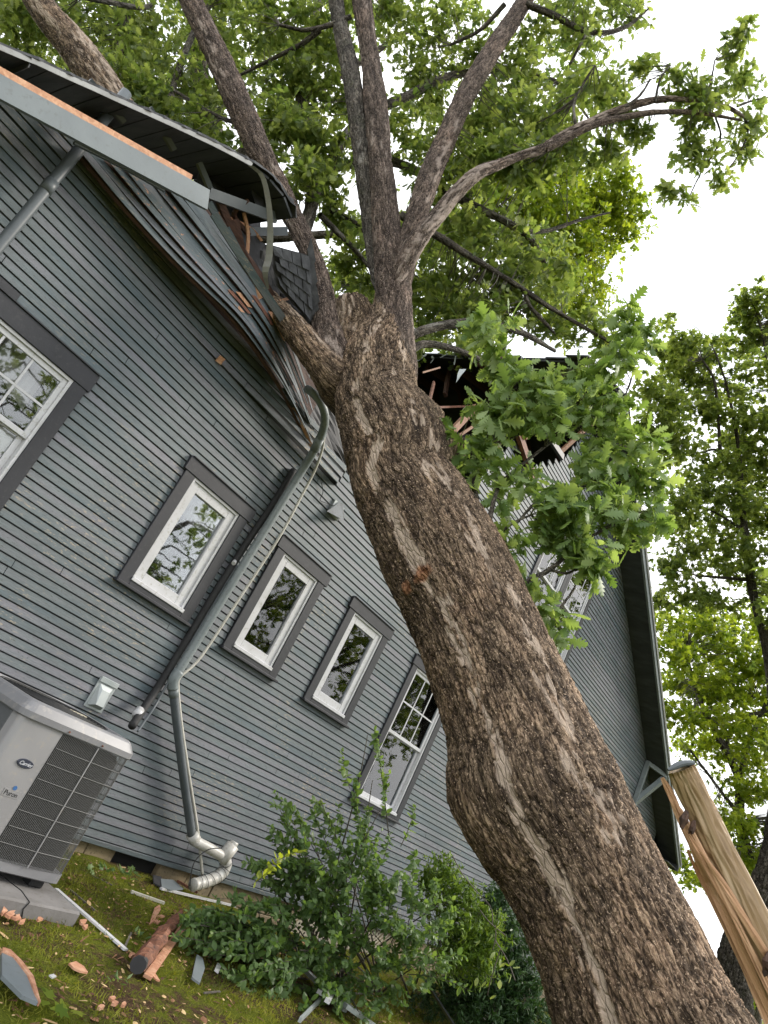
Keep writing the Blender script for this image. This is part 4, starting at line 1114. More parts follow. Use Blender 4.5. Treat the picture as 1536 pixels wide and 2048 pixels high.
# low leafy branch in front of the hole
NB = [
 [(1010, 1110, 5.55, 13), (985, 1078, 5.6, 11), (962, 1045, 5.7, 8), (952, 1000, 5.8, 6.5), (950, 950, 5.9, 5), (965, 905, 6.0, 4), (1010, 880, 6.1, 3), (1045, 860, 6.1, 2.5), (1055, 800, 6.2, 2.5), (1048, 760, 6.2, 2)],
 [(975, 1060, 5.65, 6), (985, 1010, 5.7, 5), (1000, 970, 5.8, 4), (1030, 940, 5.9, 3), (1075, 905, 6.0, 3), (1110, 880, 6.1, 2.5), (1170, 850, 6.2, 2.2), (1230, 820, 6.3, 2), (1262, 760, 6.4, 1.6), (1275, 680, 6.5, 1.3), (1262, 620, 6.5, 1)],
 [(1030, 1185, 5.4, 6), (1060, 1160, 5.4, 6), (1095, 1142, 5.5, 5), (1130, 1115, 5.6, 4), (1165, 1085, 5.7, 3), (1205, 1060, 5.8, 3), (1260, 1030, 5.9, 2)],
 [(1100, 1140, 5.5, 3), (1140, 1145, 5.6, 2.5), (1180, 1110, 5.7, 2), (1230, 1090, 5.8, 1.5)],
 [(1055, 1245, 5.3, 3.5), (1100, 1235, 5.4, 3), (1140, 1190, 5.5, 2.5), (1160, 1150, 5.6, 1.5)],
 [(1030, 1050, 5.7, 3), (1080, 1000, 5.8, 3), (1140, 985, 5.9, 2.5), (1200, 960, 6.0, 2), (1270, 950, 6.1, 1.5)],
 [(990, 1080, 5.6, 3), (1020, 1050, 5.6, 3), (1060, 1030, 5.7, 2)],
 [(1055, 800, 6.2, 2), (1020, 760, 6.2, 2), (985, 710, 6.2, 1.5)], [(1100, 880, 6.1, 2), (1130, 800, 6.2, 2), (1120, 740, 6.3, 1.5)],
 [(1230, 820, 6.3, 2), (1240, 880, 6.3, 2), (1280, 930, 6.3, 1.2)], [(915, 880, 6.1, 3), (895, 868, 6.05, 2), (885, 855, 6.0, 1)],
]
for i, b_ in enumerate(NB):
    L_(b_, 'branch', seed=60 + i, mat='bark3', pale=.2, sc=2)

# ------------------------------------------------------------------ leaves
def leaf_template(kind):
    """half-width at stations along the midrib -> verts, faces (leaf lies along +X, normal +Z, unit length)"""
    if kind == 'oak':
        st_ = [(0, .015), (.12, .03), (.20, .13), (.27, .07), (.36, .27), (.44, .10), (.56, .36), (.64, .13), (.74, .30), (.81, .12), (.90, .17), (1.0, .01)]
        fwd = [0, .0, .04, 0, .08, 0, .09, 0, .08, 0, .04, 0]
    elif kind == 'oak_lo':
        st_ = [(0, .02), (.22, .13), (.30, .07), (.48, .34), (.60, .12), (.76, .30), (1.0, .02)]
        fwd = [0, .03, 0, .09, 0, .06, 0]
    elif kind == 'maple':
        st_ = [(0, .03), (.18, .42), (.36, .22), (.55, .44), (.66, .16), (1.0, .02)]
        fwd = [0, .04, 0, .10, 0, 0]
    elif kind == 'ovate':
        st_ = [(0, .03), (.25, .25), (.55, .30), (.82, .17), (1.0, .02)]; fwd = [0] * 5
    elif kind == 'lance':
        st_ = [(0, .03), (.4, .17), (1.0, .02)]; fwd = [0] * 3
    elif kind == 'blade':
        st_ = [(0, .09), (.5, .06), (1.0, .01)]; fwd = [0] * 3
    v = []; f = []
    for i, (x, w) in enumerate(st_):
        z = -.16 * x * x
        v += [(x + fwd[i], w, z - .10 * w), (x, 0, z + .03), (x + fwd[i], -w, z - .10 * w)]
        if i:
            a = (i - 1) * 3
            f += [(a, a + 1, a + 4, a + 3), (a + 1, a + 2, a + 5, a + 4)]
    return np.array(v), np.array(f)
LT = {k: leaf_template(k) for k in ('oak', 'oak_lo', 'maple', 'ovate', 'lance', 'blade')}

def basis(d, nrm):
    d = d / np.linalg.norm(d, axis=1)[:, None]
    nrm = nrm - d * np.einsum('ij,ij->i', d, nrm)[:, None]
    nrm /= np.linalg.norm(nrm, axis=1)[:, None] + 1e-9
    return d, np.cross(nrm, d), nrm
def leaves_mesh(name, P_, D_, N_, S_, kind, mat, parent, tint=None, label=None, stuff=True):
    tv, tf = LT[kind]; n = len(P_)
    d, s, u = basis(D_, N_)
    curl = rng.uniform(.2, 1.9, n)
    v = (P_[:, None, :] + S_[:, None, None] * (tv[None, :, 0, None] * d[:, None, :] + tv[None, :, 1, None] * s[:, None, :] + tv[None, :, 2, None] * curl[:, None, None] * u[:, None, :]))
    f = (tf[None] + (np.arange(n) * len(tv))[:, None, None]).reshape(-1, 4)
    tint = rng.random(n) if tint is None else tint
    o = mk(name, v.reshape(-1, 3), f, mat, parent, True, {'tint': ('POINT', np.repeat(np.clip(tint, 0, 1), len(tv)))})
    if stuff: o['kind'] = 'stuff'
    return o
def sprigs(C_, size, per=(5, 8), droop=.25, outward=None, spread=1.0, up=.9):
    """leaf clusters radiating from twig tips"""
    P_, D_, N_, S_ = [], [], [], []
    n = len(C_)
    ax = rng.normal(0, 1, (n, 3)); ax[:, 2] -= droop
    if outward is not None: ax += outward * 1.2
    ax /= np.linalg.norm(ax, axis=1)[:, None]
    k = rng.integers(per[0], per[1] + 1, n)
    idx = np.repeat(np.arange(n), k); m_ = len(idx)
    rd = rng.normal(0, 1, (m_, 3)); rd /= np.linalg.norm(rd, axis=1)[:, None]
    D_ = ax[idx] * .75 + rd * spread; D_[:, 2] -= droop * .5
    N_ = rng.normal(0, .55, (m_, 3)) + V(0, 0, up)
    sz = np.repeat(size * rng.uniform(.75, 1.25, n), k) if np.isscalar(size) else size[idx]
    S_ = sz * rng.uniform(.6, 1.15, m_)
    P_ = C_[idx] + D_ / np.linalg.norm(D_, axis=1)[:, None] * (S_ * .12)[:, None] + rng.normal(0, 1, (m_, 3)) * (sz * .16)[:, None]
    tint = np.clip(np.repeat(rng.normal(.5, .2, n), k) + rng.normal(0, .18, m_), 0, 1)
    return P_, D_, N_, S_, tint
def blob(px, py, d, rpx, n, flat=1.0, dd=1.0, shell=.35):
    """n points in a ball-like leaf mass seen round a photo point; clumped"""
    c = at(px, py, d=d); r_ = rpx * d / FPX
    nc = max(3, n // 5)
    u = rng.normal(0, 1, (nc, 3)); u /= np.linalg.norm(u, axis=1)[:, None]
    cc = u * (rng.random(nc) ** (1 / 3.0 + .0))[:, None] * V(r_, r_ * dd, r_ * flat)
    k = rng.integers(0, nc, n)
    q = cc[k] + rng.normal(0, 1, (n, 3)) * r_ * .36 * V(1, 1, .7)
    return c + q
def blobs(lst, dens=1.0, **kw):
    return np.vstack([blob(a, b, c, r_, max(3, int(n * dens)), **kw) for a, b, c, r_, n in lst])
def twigs_to(points, curves, parent, name='twig', mat='twig', r0=.008, every=1, sag=.1, nseg=5, maxd=3.0):
    """thin twigs from the nearest limb point to leaf clumps"""
    allc = np.vstack(curves)
    v_all = []; f_all = []; off = 0
    for p in points[::every]:
        dd = np.linalg.norm(allc - p, axis=1)
        c = allc[dd.argmin()]; L = dd.min()
        if L > maxd or L < .05: continue
        mid = (c + p) / 2 + rng.normal(0, .10 * L, 3) + V(0, 0, sag * L)
        t_ = np.linspace(0, 1, nseg)[:, None]
        P_ = c * (1 - t_) ** 2 + mid * 2 * t_ * (1 - t_) + p * t_ ** 2
        v, f = tube_mesh(P_, np.linspace(r0 * (1 + .6 * min(L, 2)), r0 * .35, nseg), 4, False)
        v_all.append(v); f_all.append(np.array(f) + off); off += len(v)
    if not v_all: print('no twigs', parent.name); return None
    o = mk(name, np.vstack(v_all), np.vstack(f_all), M[mat], parent, True); o['kind'] = 'stuff'; return o

# crown of the fallen oak over the roof: (px, py, depth, radius px, sprigs)
CB = [(30, 40, 9, 70, 46), (20, 110, 9.5, 50, 26), (150, 20, 9, 70, 40), (230, 70, 9.5, 80, 64), (330, 60, 9.5, 70, 54), (160, 130, 8.6, 34, 18), (300, 150, 9, 75, 60), (380, 190, 9.3, 60, 44), (262, 170, 8.2, 40, 30),
      (300, 225, 8.2, 48, 34), (350, 270, 8.2, 45, 34), (420, 265, 8.4, 55, 36), (440, 170, 9.4, 40, 22), (455, 60, 9.8, 60, 28), (520, 90, 9.6, 55, 30), (560, 30, 9.6, 60, 36), (620, 60, 9.6, 60, 38), (560, 170, 9.5, 60, 40),
      (620, 190, 9.4, 60, 44), (540, 240, 8.6, 45, 34), (590, 285, 8.6, 55, 44), (650, 270, 8.8, 45, 34), (600, 355, 8.2, 44, 34), (660, 350, 8.6, 40, 24), (690, 200, 9.5, 40, 24), (660, 120, 9.5, 45, 26),
      (800, 60, 9.8, 55, 26), (850, 20, 9.8, 60, 30), (920, 30, 9.8, 50, 26), (830, 130, 9.8, 50, 26), (810, 260, 9.4, 60, 34), (850, 190, 9.6, 50, 26), (900, 110, 9.8, 45, 18), (960, 90, 9.8, 30, 10), (1000, 180, 9.6, 55, 28),
      (1060, 90, 9.6, 50, 24), (1110, 40, 9.6, 60, 32), (1180, 30, 9.7, 50, 22), (1250, 20, 9.8, 40, 16), (1150, 110, 9.5, 45, 18), (1080, 180, 9.5, 60, 32), (960, 250, 9.0, 60, 40), (1030, 260, 8.8, 60, 44), (900, 300, 8.8, 50, 30),
      (1110, 250, 8.7, 55, 30), (1180, 190, 8.7, 50, 22), (1000, 310, 8.0, 45, 34), (1060, 330, 8.2, 45, 32), (1130, 310, 8.3, 45, 24), (1200, 290, 8.3, 45, 20), (1240, 180, 8.4, 35, 12), (1260, 260, 8.3, 30, 12),
      (1380, 180, 8.3, 34, 16), (1400, 240, 8.3, 40, 20), (1345, 160, 8.3, 22, 8), (1390, 300, 8.4, 34, 14), (1440, 180, 8.4, 30, 9), (1470, 110, 8.5, 22, 7), (1475, 60, 8.5, 20, 6), (1490, 250, 8.5, 34, 12), (1510, 150, 8.5, 30, 7),
      (1340, 380, 8.5, 20, 6), (1440, 350, 8.5, 24, 8), (1500, 300, 8.5, 22, 6), (1370, 395, 8.5, 14, 3), (1290, 130, 8.3, 22, 6), (860, 330, 8.9, 45, 24), (925, 360, 9.2, 50, 30), (700, 480, 8.8, 40, 18), (680, 420, 8.8, 34, 16), (740, 570, 9.0, 40, 22),
      (690, 545, 9.0, 28, 12), (850, 420, 9.4, 40, 20), (860, 560, 8.8, 55, 44), (910, 480, 9.0, 50, 34), (960, 560, 8.8, 60, 52), (880, 640, 8.6, 45, 30), (950, 620, 8.2, 40, 26), (1030, 620, 8.6, 50, 36), (1050, 560, 8.8, 50, 30), (1010, 490, 9.1, 45, 26), (1110, 560, 8.8, 40, 18),
      (1130, 640, 8.6, 45, 24), (1190, 660, 8.6, 35, 14), (60, 70, 9.4, 60, 34), (110, -30, 9.5, 60, 30), (420, 0, 9.8, 50, 24), (500, 0, 9.8, 50, 24), (700, 0, 9.8, 50, 22), (770, 10, 9.8, 40, 16)]
PB = blobs(CB, 2.6)
a_, b_, c_, d_, e_ = sprigs(PB, .108, (4, 7), spread=1.5)
leaves_mesh('foliage', a_, b_, c_, d_, 'oak', M['oak'], oak, e_)
twigs_to(PB, LIMBS, oak, 'twig', 'twig', .0045, 5, .08, 5, 1.3)
# hanging sprays at the right side of the crown
# near branch leaves: the 300 largest as objects, the rest joined
NBL = [(905, 862, 6.05, 17, 3), (985, 690, 6.2, 40, 15), (1020, 740, 6.1, 40, 15), (985, 800, 6.0, 36, 12), (1040, 810, 6.0, 36, 13), (1100, 770, 6.1, 45, 15), (1155, 790, 6.1, 40, 12), (1000, 860, 5.9, 34, 8), (1100, 840, 6.0, 34, 10), (960, 900, 5.9, 30, 6),
       (1180, 740, 6.2, 34, 12), (1240, 720, 6.3, 30, 12), (1255, 660, 6.4, 22, 7), (1258, 620, 6.4, 14, 4), (1280, 690, 6.4, 20, 5), (1215, 800, 6.2, 35, 12), (1170, 860, 6.1, 34, 8), (1230, 870, 6.2, 32, 11), (1190, 910, 6.0, 40, 14), (1250, 940, 6.1, 35, 14), (1300, 1000, 6.1, 25, 8),
       (1060, 960, 5.9, 34, 6), (1010, 960, 5.9, 24, 4), (1120, 960, 5.8, 36, 11), (1090, 1030, 5.7, 40, 14), (1150, 1040, 5.7, 40, 14), (1210, 1020, 5.8, 40, 15), (1270, 1040, 5.9, 32, 12), (1030, 1090, 5.6, 26, 6), (1140, 1100, 5.6, 30, 9), (1190, 1100, 5.6, 34, 12),
       (1060, 1180, 5.4, 24, 5), (1090, 1220, 5.4, 28, 8), (1075, 1290, 5.3, 20, 4), (1110, 1270, 5.4, 18, 4), (960, 950, 5.9, 18, 3), (1190, 1150, 5.6, 20, 5), (1300, 900, 6.2, 22, 6), (1320, 960, 6.1, 20, 4), (1020, 1000, 5.8, 24, 5), (980, 1110, 5.6, 10, 1), (1310, 1060, 5.9, 18, 4)]
PN = blobs(NBL, 1.35)
a_, b_, c_, d_, e_ = sprigs(PN, .148, (4, 7), .35, up=.55)
near = np.argsort(-d_ / ((a_ - CAM) @ AX[:, 2]))
vis = near[:290]; rest_i = near[290:]
tv, tf = LT['oak']
base_me = []
for q_ in range(6):
    cv = (.3, .7, 1.1, 1.5, 1.9, 2.3)[q_]
    o = mk('leaf', tv * V(1, 1, cv), tf, M['oak_near'], None, True, {'tint': ('POINT', np.full(len(tv), (.15, .35, .5, .62, .8, .97)[q_]))})
    me = o.data; me.transform(Matrix.Translation(tuple(bpy_parent_loc[o.name]))); base_me.append(me); bpy.data.objects.remove(o)
d3, s3, u3 = basis(b_, c_)
ol = wloc(oak)
for q_, i in enumerate(vis):
    o = bpy.data.objects.new('leaf', base_me[int(np.clip(e_[i] * 6, 0, 5))])
    COL.objects.link(o); o.parent = oak
    mm = np.eye(4); mm[:3, 0] = d3[i] * d_[i]; mm[:3, 1] = s3[i] * d_[i]; mm[:3, 2] = u3[i] * d_[i]; mm[:3, 3] = a_[i] - ol
    o.matrix_local = Matrix(mm.tolist())
leaves_mesh('foliage', a_[rest_i], b_[rest_i], c_[rest_i], d_[rest_i], 'oak', M['oak_near'], oak, e_[rest_i])
twigs_to(PN, LIMBS[-len(NB):], oak, 'twig', 'twig_g', .0035, 1, .0, 6)

# ================================================================== STANDING TREES
def tree(name, label, cat, base, trunk_pts, br, bl, leafsize, kind, mat, bmat='bark3', dens=1.0, per=(5, 8), group=None, seed=0, up=.9, every=5, flat=.55, r0=.005):
    t = thing(name, label, cat, base, group)
    cur = []
    o, C_ = limb(trunk_pts, 'trunk', bmat, parent=t, seed=seed, pale=.2); cur.append(C_)
    for i, b in enumerate(br):
        o, C_ = limb(b, 'branch', bmat, parent=t, seed=seed + 1 + i, pale=.2); cur.append(C_)
    P_ = blobs([(x, y, d, r_ * 1.22, n) for x, y, d, r_, n in bl], dens, flat=flat)
    a_, b_, c_, d_, e_ = sprigs(P_, leafsize, per, up=up)
    leaves_mesh('foliage', a_, b_, c_, d_, kind, M[mat], t, e_)
    twigs_to(P_, cur, t, 'twig', 'twig', r0, every, .05, 4, 2.6)
    return t
# yellow-green tree beyond the oak crown
YB = [(x, y, 15 + random.uniform(-1, 1), r_, n) for x, y, r_, n in [(1030, 380, 55, 60), (1100, 360, 55, 70), (1170, 370, 50, 60), (1225, 390, 40, 44), (1120, 430, 60, 80), (1190, 440, 50, 60), (1250, 440, 34, 30), (1030, 440, 50, 50), (1150, 500, 50, 60), (1090, 500, 45, 50),
      (1180, 560, 40, 40), (1120, 560, 45, 50), (1170, 620, 35, 30), (1210, 500, 34, 24), (960, 380, 45, 34), (1240, 350, 26, 16), (1060, 320, 40, 34), (900, 330, 40, 30), (940, 440, 45, 36), (1130, 620, 40, 40), (1270, 410, 18, 8)]]
tree('bright_green_tree', 'bright yellow-green tree behind the leaning oak crown, open branches against the white sky', 'tree', (8.5, 9.5, 0),
     [(1040, 1400, 16, 16), (1010, 1100, 16, 14), (1000, 800, 15.5, 12), (1010, 620, 15, 9), (1040, 480, 15, 6), (1100, 380, 15, 3)],
     [[(1010, 620, 15, 6), (1080, 520, 15, 4), (1180, 430, 15, 3), (1250, 400, 15, 1.5)], [(1030, 500, 15, 4), (1000, 420, 15, 3), (950, 360, 15, 2)], [(1060, 560, 15, 4), (1140, 520, 15, 3), (1220, 480, 15, 1.5)]],
     YB, .115, 'oak_lo', 'yellow_leaf', dens=3.0, seed=70)
# dense dark-green backing trees behind the roof
KB = []
for i in range(48):
    x = random.uniform(-60, 760); y = random.uniform(-60, 330)
    KB.append((x, y, random.uniform(13, 17), random.uniform(30, 52), 24))
for i in range(32):
    x = random.uniform(640, 1120); y = random.uniform(430, 700)
    KB.append((x, y, random.uniform(12, 15), random.uniform(28, 46), 26))
for i in range(13):
    x = random.uniform(760, 1250); y = random.uniform(-30, 300)
    KB.append((x, y, random.uniform(12, 15), random.uniform(22, 40), 15))
tree('big_shade_tree', 'tall green shade tree standing behind the house, glimpsed through the oak crown', 'tree', (2.0, 9.5, 0),
     [(520, 900, 15, 34), (480, 600, 15, 32), (440, 350, 15, 26), (400, 150, 15, 20), (380, -60, 15, 12)],
     [[(440, 350, 15, 14), (560, 240, 15, 11), (680, 150, 15, 8), (820, 60, 15, 4)], [(430, 300, 15, 12), (300, 200, 15, 9), (180, 80, 15, 6), (60, -20, 15, 3)], [(480, 560, 15, 10), (640, 560, 14.5, 8), (800, 600, 14, 6), (1000, 640, 13.5, 3)],
      [(480, 480, 15, 10), (640, 470, 14.5, 8), (800, 460, 14, 6)], [(820, 60, 15, 4), (980, 120, 14, 3), (1150, 200, 14, 2)]],
     KB, .125, 'oak_lo', 'oak', dens=1.5, seed=80)
# airy maples to the right of the house
def fan_blobs(lst, d, jit=1.2):
    return [(x, y, d + random.uniform(-jit, jit), r_, n) for x, y, r_, n in lst]
MBk = fan_blobs([(1510, 600, 30, 30), (1490, 640, 24, 18), (1525, 670, 34, 34), (1480, 700, 30, 24), (1530, 740, 40, 34), (1330, 700, 30, 26), (1370, 695, 30, 28), (1400, 720, 30, 26), (1350, 750, 36, 34), (1400, 770, 34, 34), (1320, 790, 36, 34), (1370, 810, 40, 40), (1420, 820, 26, 22),
      (1310, 850, 34, 34), (1360, 880, 36, 34), (1320, 920, 30, 26), (1480, 790, 34, 26), (1520, 830, 40, 40), (1470, 870, 30, 24), (1500, 900, 45, 50), (1440, 930, 40, 40), (1520, 960, 40, 44), (1400, 970, 34, 30), (1470, 1000, 40, 44), (1370, 1010, 34, 30), (1330, 1050, 30, 26), (1520, 1040, 40, 40),
      (1430, 1060, 40, 34), (1390, 1100, 40, 34), (1340, 1130, 28, 22), (1500, 1110, 36, 30), (1450, 1140, 36, 28), (1370, 1180, 36, 28), (1320, 1200, 24, 16), (1530, 1180, 30, 22), (1430, 1200, 30, 20), (1345, 640, 14, 5), (1440, 680, 12, 4)], 17)
MBk += fan_blobs([(random.uniform(1560, 1860), random.uniform(620, 1300), random.uniform(34, 48), 34) for _ in range(26)], 17)
tree('slender_maple', 'tall slender maple with sparse layered leaves, nearest the right edge of the house', 'tree', (17.8, 3.2, 0),
     [(1560, 1900, 17, 18), (1558, 1600, 17, 16), (1548, 1400, 17, 11), (1530, 1290, 17, 8), (1505, 1180, 17, 9), (1488, 1060, 17, 7), (1480, 950, 17, 6), (1475, 880, 17, 4), (1450, 760, 17, 3), (1420, 680, 17, 1.5)],
     [[(1440, 900, 17, 4), (1436, 830, 17, 3), (1428, 760, 17, 2.5), (1405, 720, 17, 1.5)], [(1485, 1000, 17, 4), (1440, 905, 17, 3), (1390, 905, 17, 2), (1330, 870, 17, 1.5)], [(1500, 1160, 17, 4), (1440, 1155, 17, 3), (1390, 1150, 17, 2), (1350, 1140, 17, 1.5)],
      [(1530, 1290, 17, 5), (1560, 1100, 17, 4), (1550, 900, 17, 3), (1530, 700, 17, 2), (1505, 600, 17, 1)], [(1488, 1060, 17, 3), (1420, 1020, 17, 2), (1360, 1000, 17, 1)]],
     MBk, .115, 'maple', 'maple', dens=3.6, seed=100, flat=.45)
MB2 = fan_blobs([(1350, 1250, 40, 40), (1400, 1240, 40, 40), (1450, 1260, 44, 46), (1510, 1250, 44, 46), (1360, 1310, 44, 50), (1420, 1310, 44, 50), (1480, 1320, 44, 50), (1525, 1330, 40, 40), (1350, 1370, 34, 36), (1400, 1370, 44, 50), (1460, 1380, 44, 50), (1520, 1400, 40, 40), (1365, 1430, 34, 34),
      (1420, 1430, 44, 44), (1480, 1450, 44, 44), (1530, 1470, 34, 30), (1380, 1490, 36, 30), (1440, 1500, 40, 34), (1500, 1520, 36, 28), (1470, 1570, 34, 28), (1530, 1590, 34, 30), (1510, 1660, 40, 40), (1460, 1640, 30, 22), (1530, 1740, 40, 40), (1480, 1710, 30, 24), (1370, 1740, 26, 16), (1400, 1770, 20, 10), (1350, 1710, 18, 8), (1530, 1820, 30, 26), (1460, 1760, 30, 20), (1500, 1960, 40, 50)], 22, 2)
MB2 += fan_blobs([(random.uniform(1560, 1900), random.uniform(1250, 1850), random.uniform(34, 48), 34) for _ in range(26)], 22, 2)
tree('leafy_maple', 'bushy yellow-green maple low on the right behind the splintered wood', 'tree', (22, 6, 0),
     [(1500, 2050, 22, 20), (1510, 1900, 22, 17), (1500, 1760, 22, 14), (1480, 1640, 22, 10), (1478, 1560, 22, 8), (1440, 1480, 22, 7), (1400, 1400, 22, 4), (1370, 1300, 22, 2)],
     [[(1478, 1560, 22, 6), (1500, 1480, 22, 5), (1536, 1400, 22, 4)], [(1450, 1490, 22, 4), (1480, 1440, 22, 4), (1540, 1420, 22, 3)], [(1400, 1400, 22, 3), (1460, 1395, 22, 3), (1550, 1392, 22, 2)], [(1485, 1640, 22, 5), (1440, 1580, 22, 3), (1380, 1500, 22, 2)]],
     MB2, .135, 'maple', 'yellow_leaf', dens=3.4, seed=120, flat=.5)
rt = thing('rough_old_tree', 'dark rough trunk of an old tree at the right edge behind the splintered wood', 'tree', at(1450, 1960, d=12))
limb([(1470, 2100, 12, 42), (1466, 1990, 12, 36), (1474, 1900, 12, 30), (1512, 1800, 12, 24), (1552, 1700, 12, 22), (1560, 1620, 12, 20), (1600, 1380, 12, 14)], 'trunk', 'bark3', parent=rt, seed=140, pale=.2, amp=.03)
P_ = blobs([(1560, 1500, 12, 30, 12), (1600, 1350, 12, 60, 24), (1640, 1200, 12, 80, 40)], 1)
a_, b_, c_, d_, e_ = sprigs(P_, .15, (5, 8)); leaves_mesh('foliage', a_, b_, c_, d_, 'maple', M['maple'], rt, e_)
# out-of-frame yard trees: some mirrored in the panes, two added to shade the wall
def add_offframe_tree(x, y, h, label, seed):
    t = thing('offframe_tree', label, 'tree', (x, y, 0))
    pts = [V(x, y, -.3), V(x + .1, y, h * .3), V(x - .1, y + .1, h * .55), V(x, y, h * .85)]
    mb = MB(); mb.tube(smooth_path(pts, n=14), np.linspace(.32, .05, 14), 10); mb.build('trunk', M['twig'], t, True)
    rs = np.random.default_rng(seed)
    u = rs.normal(0, 1, (900, 3)); u /= np.linalg.norm(u, axis=1)[:, None]
    cl = (u * (rs.random(900) ** .4)[:, None]) * V(3.4, 3.4, h * .36)
    keep = fbm(cl * .75 + seed, 2, seed) > .5
    P_ = cl[keep] + V(x, y, h * .62)
    a_, b_, c_, d_, e_ = sprigs(P_, .26, (4, 6)); leaves_mesh('foliage', a_, b_, c_, d_, 'oak_lo', M['oak'], t, e_)
    mb = MB()
    for p in P_[::14]:
        mb.tube([V(x, y, h * .35 + (p[2] - h * .35) * .4), (p + V(x, y, p[2])) / 2 + V(0, 0, .2), p], [.06, .04, .015], 5)
    o = mb.build('branch', M['twig'], t); o['kind'] = 'stuff'
add_offframe_tree(22, -10.5, 12, 'tree across the yard mirrored in the panes, farther along the fence side', 3)
add_offframe_tree(13, -15, 10, 'tree across the yard mirrored in the small panes, middle one', 4)
add_offframe_tree(19.5, -16, 13, 'tall tree across the yard mirrored in the dark middle pane', 14)
add_offframe_tree(24.5, -7, 13, 'tall out-of-frame tree added off the far right corner to shade the house wall', 34)  # unseen tree added to darken the right part of the wall
add_offframe_tree(17.5, -10, 9, 'shorter out-of-frame tree added to shade the wall, nearer the fallen trunk', 44)  # second unseen tree, put in for its shade on that wall
add_offframe_tree(31, -16, 12, 'far tree across the yard beyond the fence side', 24)
add_offframe_tree(6.5, -15, 9, 'tree across the yard nearest the camera side', 5)
# ================================================================== AIR CONDITIONER ON ITS PAD
ax0, ax1, ay0, ay1, az0, az1 = 2.72, 3.59, -1.30, -0.45, 0.345, 1.272
ac = thing('air_conditioner', 'pale grey outdoor air conditioner with wire guard on a concrete pad beside the wall', 'air conditioner', ((ax0 + ax1) / 2, (ay0 + ay1) / 2, az0))
MB().bbox((ax0 + .03, ay0 + .035, az0 + .03), (ax1 - .03, ay1 - .03, az1 - .12), .03).build('coil', M['ac_coil'], ac)
# corner panel (front left) and its rounded return
cp = MB()
n = 8
prof = [(ax0 + .31, ay0 - .002)] + [(ax0 + .04 - .04 * math.sin(a), ay0 + .04 - .04 * math.cos(a)) for a in np.linspace(0, math.pi / 2, n)] + [(ax0, ay0 + .10)]
v = []; F = []
for i, (x, y) in enumerate(prof):
    v += [(x, y, az0 + .065), (x, y, az1 - .10)]
    if i: F.append((2 * i - 2, 2 * i, 2 * i + 1, 2 * i - 1))
cp.add(v, F); cp.box((ax0 + .305, ay0 - .001, az0 + .065), (ax0 + .312, ay0 + .03, az1 - .10))
cpo = cp.build('corner_panel', M['ac_light'], ac, False)
sp = MB().bbox((ax0 - .002, ay0 + .10, az0 + .065), (ax0 + .02, ay1, az1 - .10), .004).build('side_panel', M['ac_dark'], ac)
MB().bbox((ax0 - .010, ay0 + .22, az0 + .25), (ax0 - .002, ay1 - .12, az1 - .22), .004).build('access_cover', M['ac_dark'], sp)
# base tray and top cap
def rrect(x0, x1, y0, y1, r, k=6):
    pts = []
    for cx, cy, a0 in ((x1 - r, y0 + r, -90), (x1 - r, y1 - r, 0), (x0 + r, y1 - r, 90), (x0 + r, y0 + r, 180)):
        for a in np.linspace(a0, a0 + 90, k): pts.append((cx + r * math.cos(math.radians(a)), cy + r * math.sin(math.radians(a))))
    return pts
def loft(layers, mat, name, par, cap_top=True):
    k = len(layers[0][0]); v = []; F = []
    for pts, z in layers: v += [(x, y, z) for x, y in pts]
    for i in range(len(layers) - 1):
        for j in range(k):
            a = i * k + j; b = i * k + (j + 1) % k
            F.append((a, b, b + k, a + k))
    F.append(tuple(range(k - 1, -1, -1)))
    if cap_top: F.append(tuple(range((len(layers) - 1) * k, len(layers) * k)))
    return mk(name, v, F, mat, par)
def rr2(e, r): return rrect(ax0 - e, ax1 + e, ay0 - e, ay1 + e, r)
loft([(rr2(-.012, .06), az0), (rr2(.012, .06), az0 + .012), (rr2(.012, .06), az0 + .064)], M['ac_cap'], 'base_tray', ac)
cap = loft([(rr2(.014, .07), az1 - .105), (rr2(.020, .07), az1 - .098), (rr2(.020, .07), az1 - .062), (rr2(-.014, .06), az1 - .012), (rr2(-.030, .06), az1), (rr2(-.055, .06), az1), (rr2(-.075, .06), az1 - .022)], M['ac_cap'], 'top_cap', ac, True)
fg = MB()
cx, cy = (ax0 + ax1) / 2, (ay0 + ay1) / 2
for i in range(14):
    r_ = .06 + i * .024
    fg.tube([(cx + r_ * math.cos(a), cy + r_ * math.sin(a), az1 - .004 + .012 * (1 - i / 14)) for a in np.linspace(0, 2 * math.pi, 33)], .0032, 4)
for a in np.linspace(0, 2 * math.pi, 13)[:-1]:
    fg.bar((cx + .05 * math.cos(a), cy + .05 * math.sin(a), az1 + .004), (cx + .385 * math.cos(a), cy + .385 * math.sin(a), az1 - .006), .008, .006)
fg.build('fan_guard', M['ac_coil'], cap)
loft([([(cx + .38 * math.cos(a), cy + .38 * math.sin(a)) for a in np.linspace(0, 2 * math.pi, 33)[:-1]], az1 - .018), ([(cx + .38 * math.cos(a), cy + .38 * math.sin(a)) for a in np.linspace(0, 2 * math.pi, 33)[:-1]], az1 - .012)], M['ac_coil'], 'fan_well', cap)
MB().bbox((3.22, -.98, az1 - .004), (3.36, -.94, az1 + .008), .002).build('pale_sticker', M['lattice'], cap)
MB().bbox((ax1 - .03, ay1 - .02, az1 - .07), (ax1 + .03, ay1 + .05, az1 - .01), .005).build('electrical_boot', M['lattice'], ac)
for x in (ax0 + .33, ax0 + .60):
    MB().tube([(x, ay0 - .021, az1 - .085), (x, ay0 - .027, az1 - .085)], .006, 8).build('screw', M['heart'], cap)
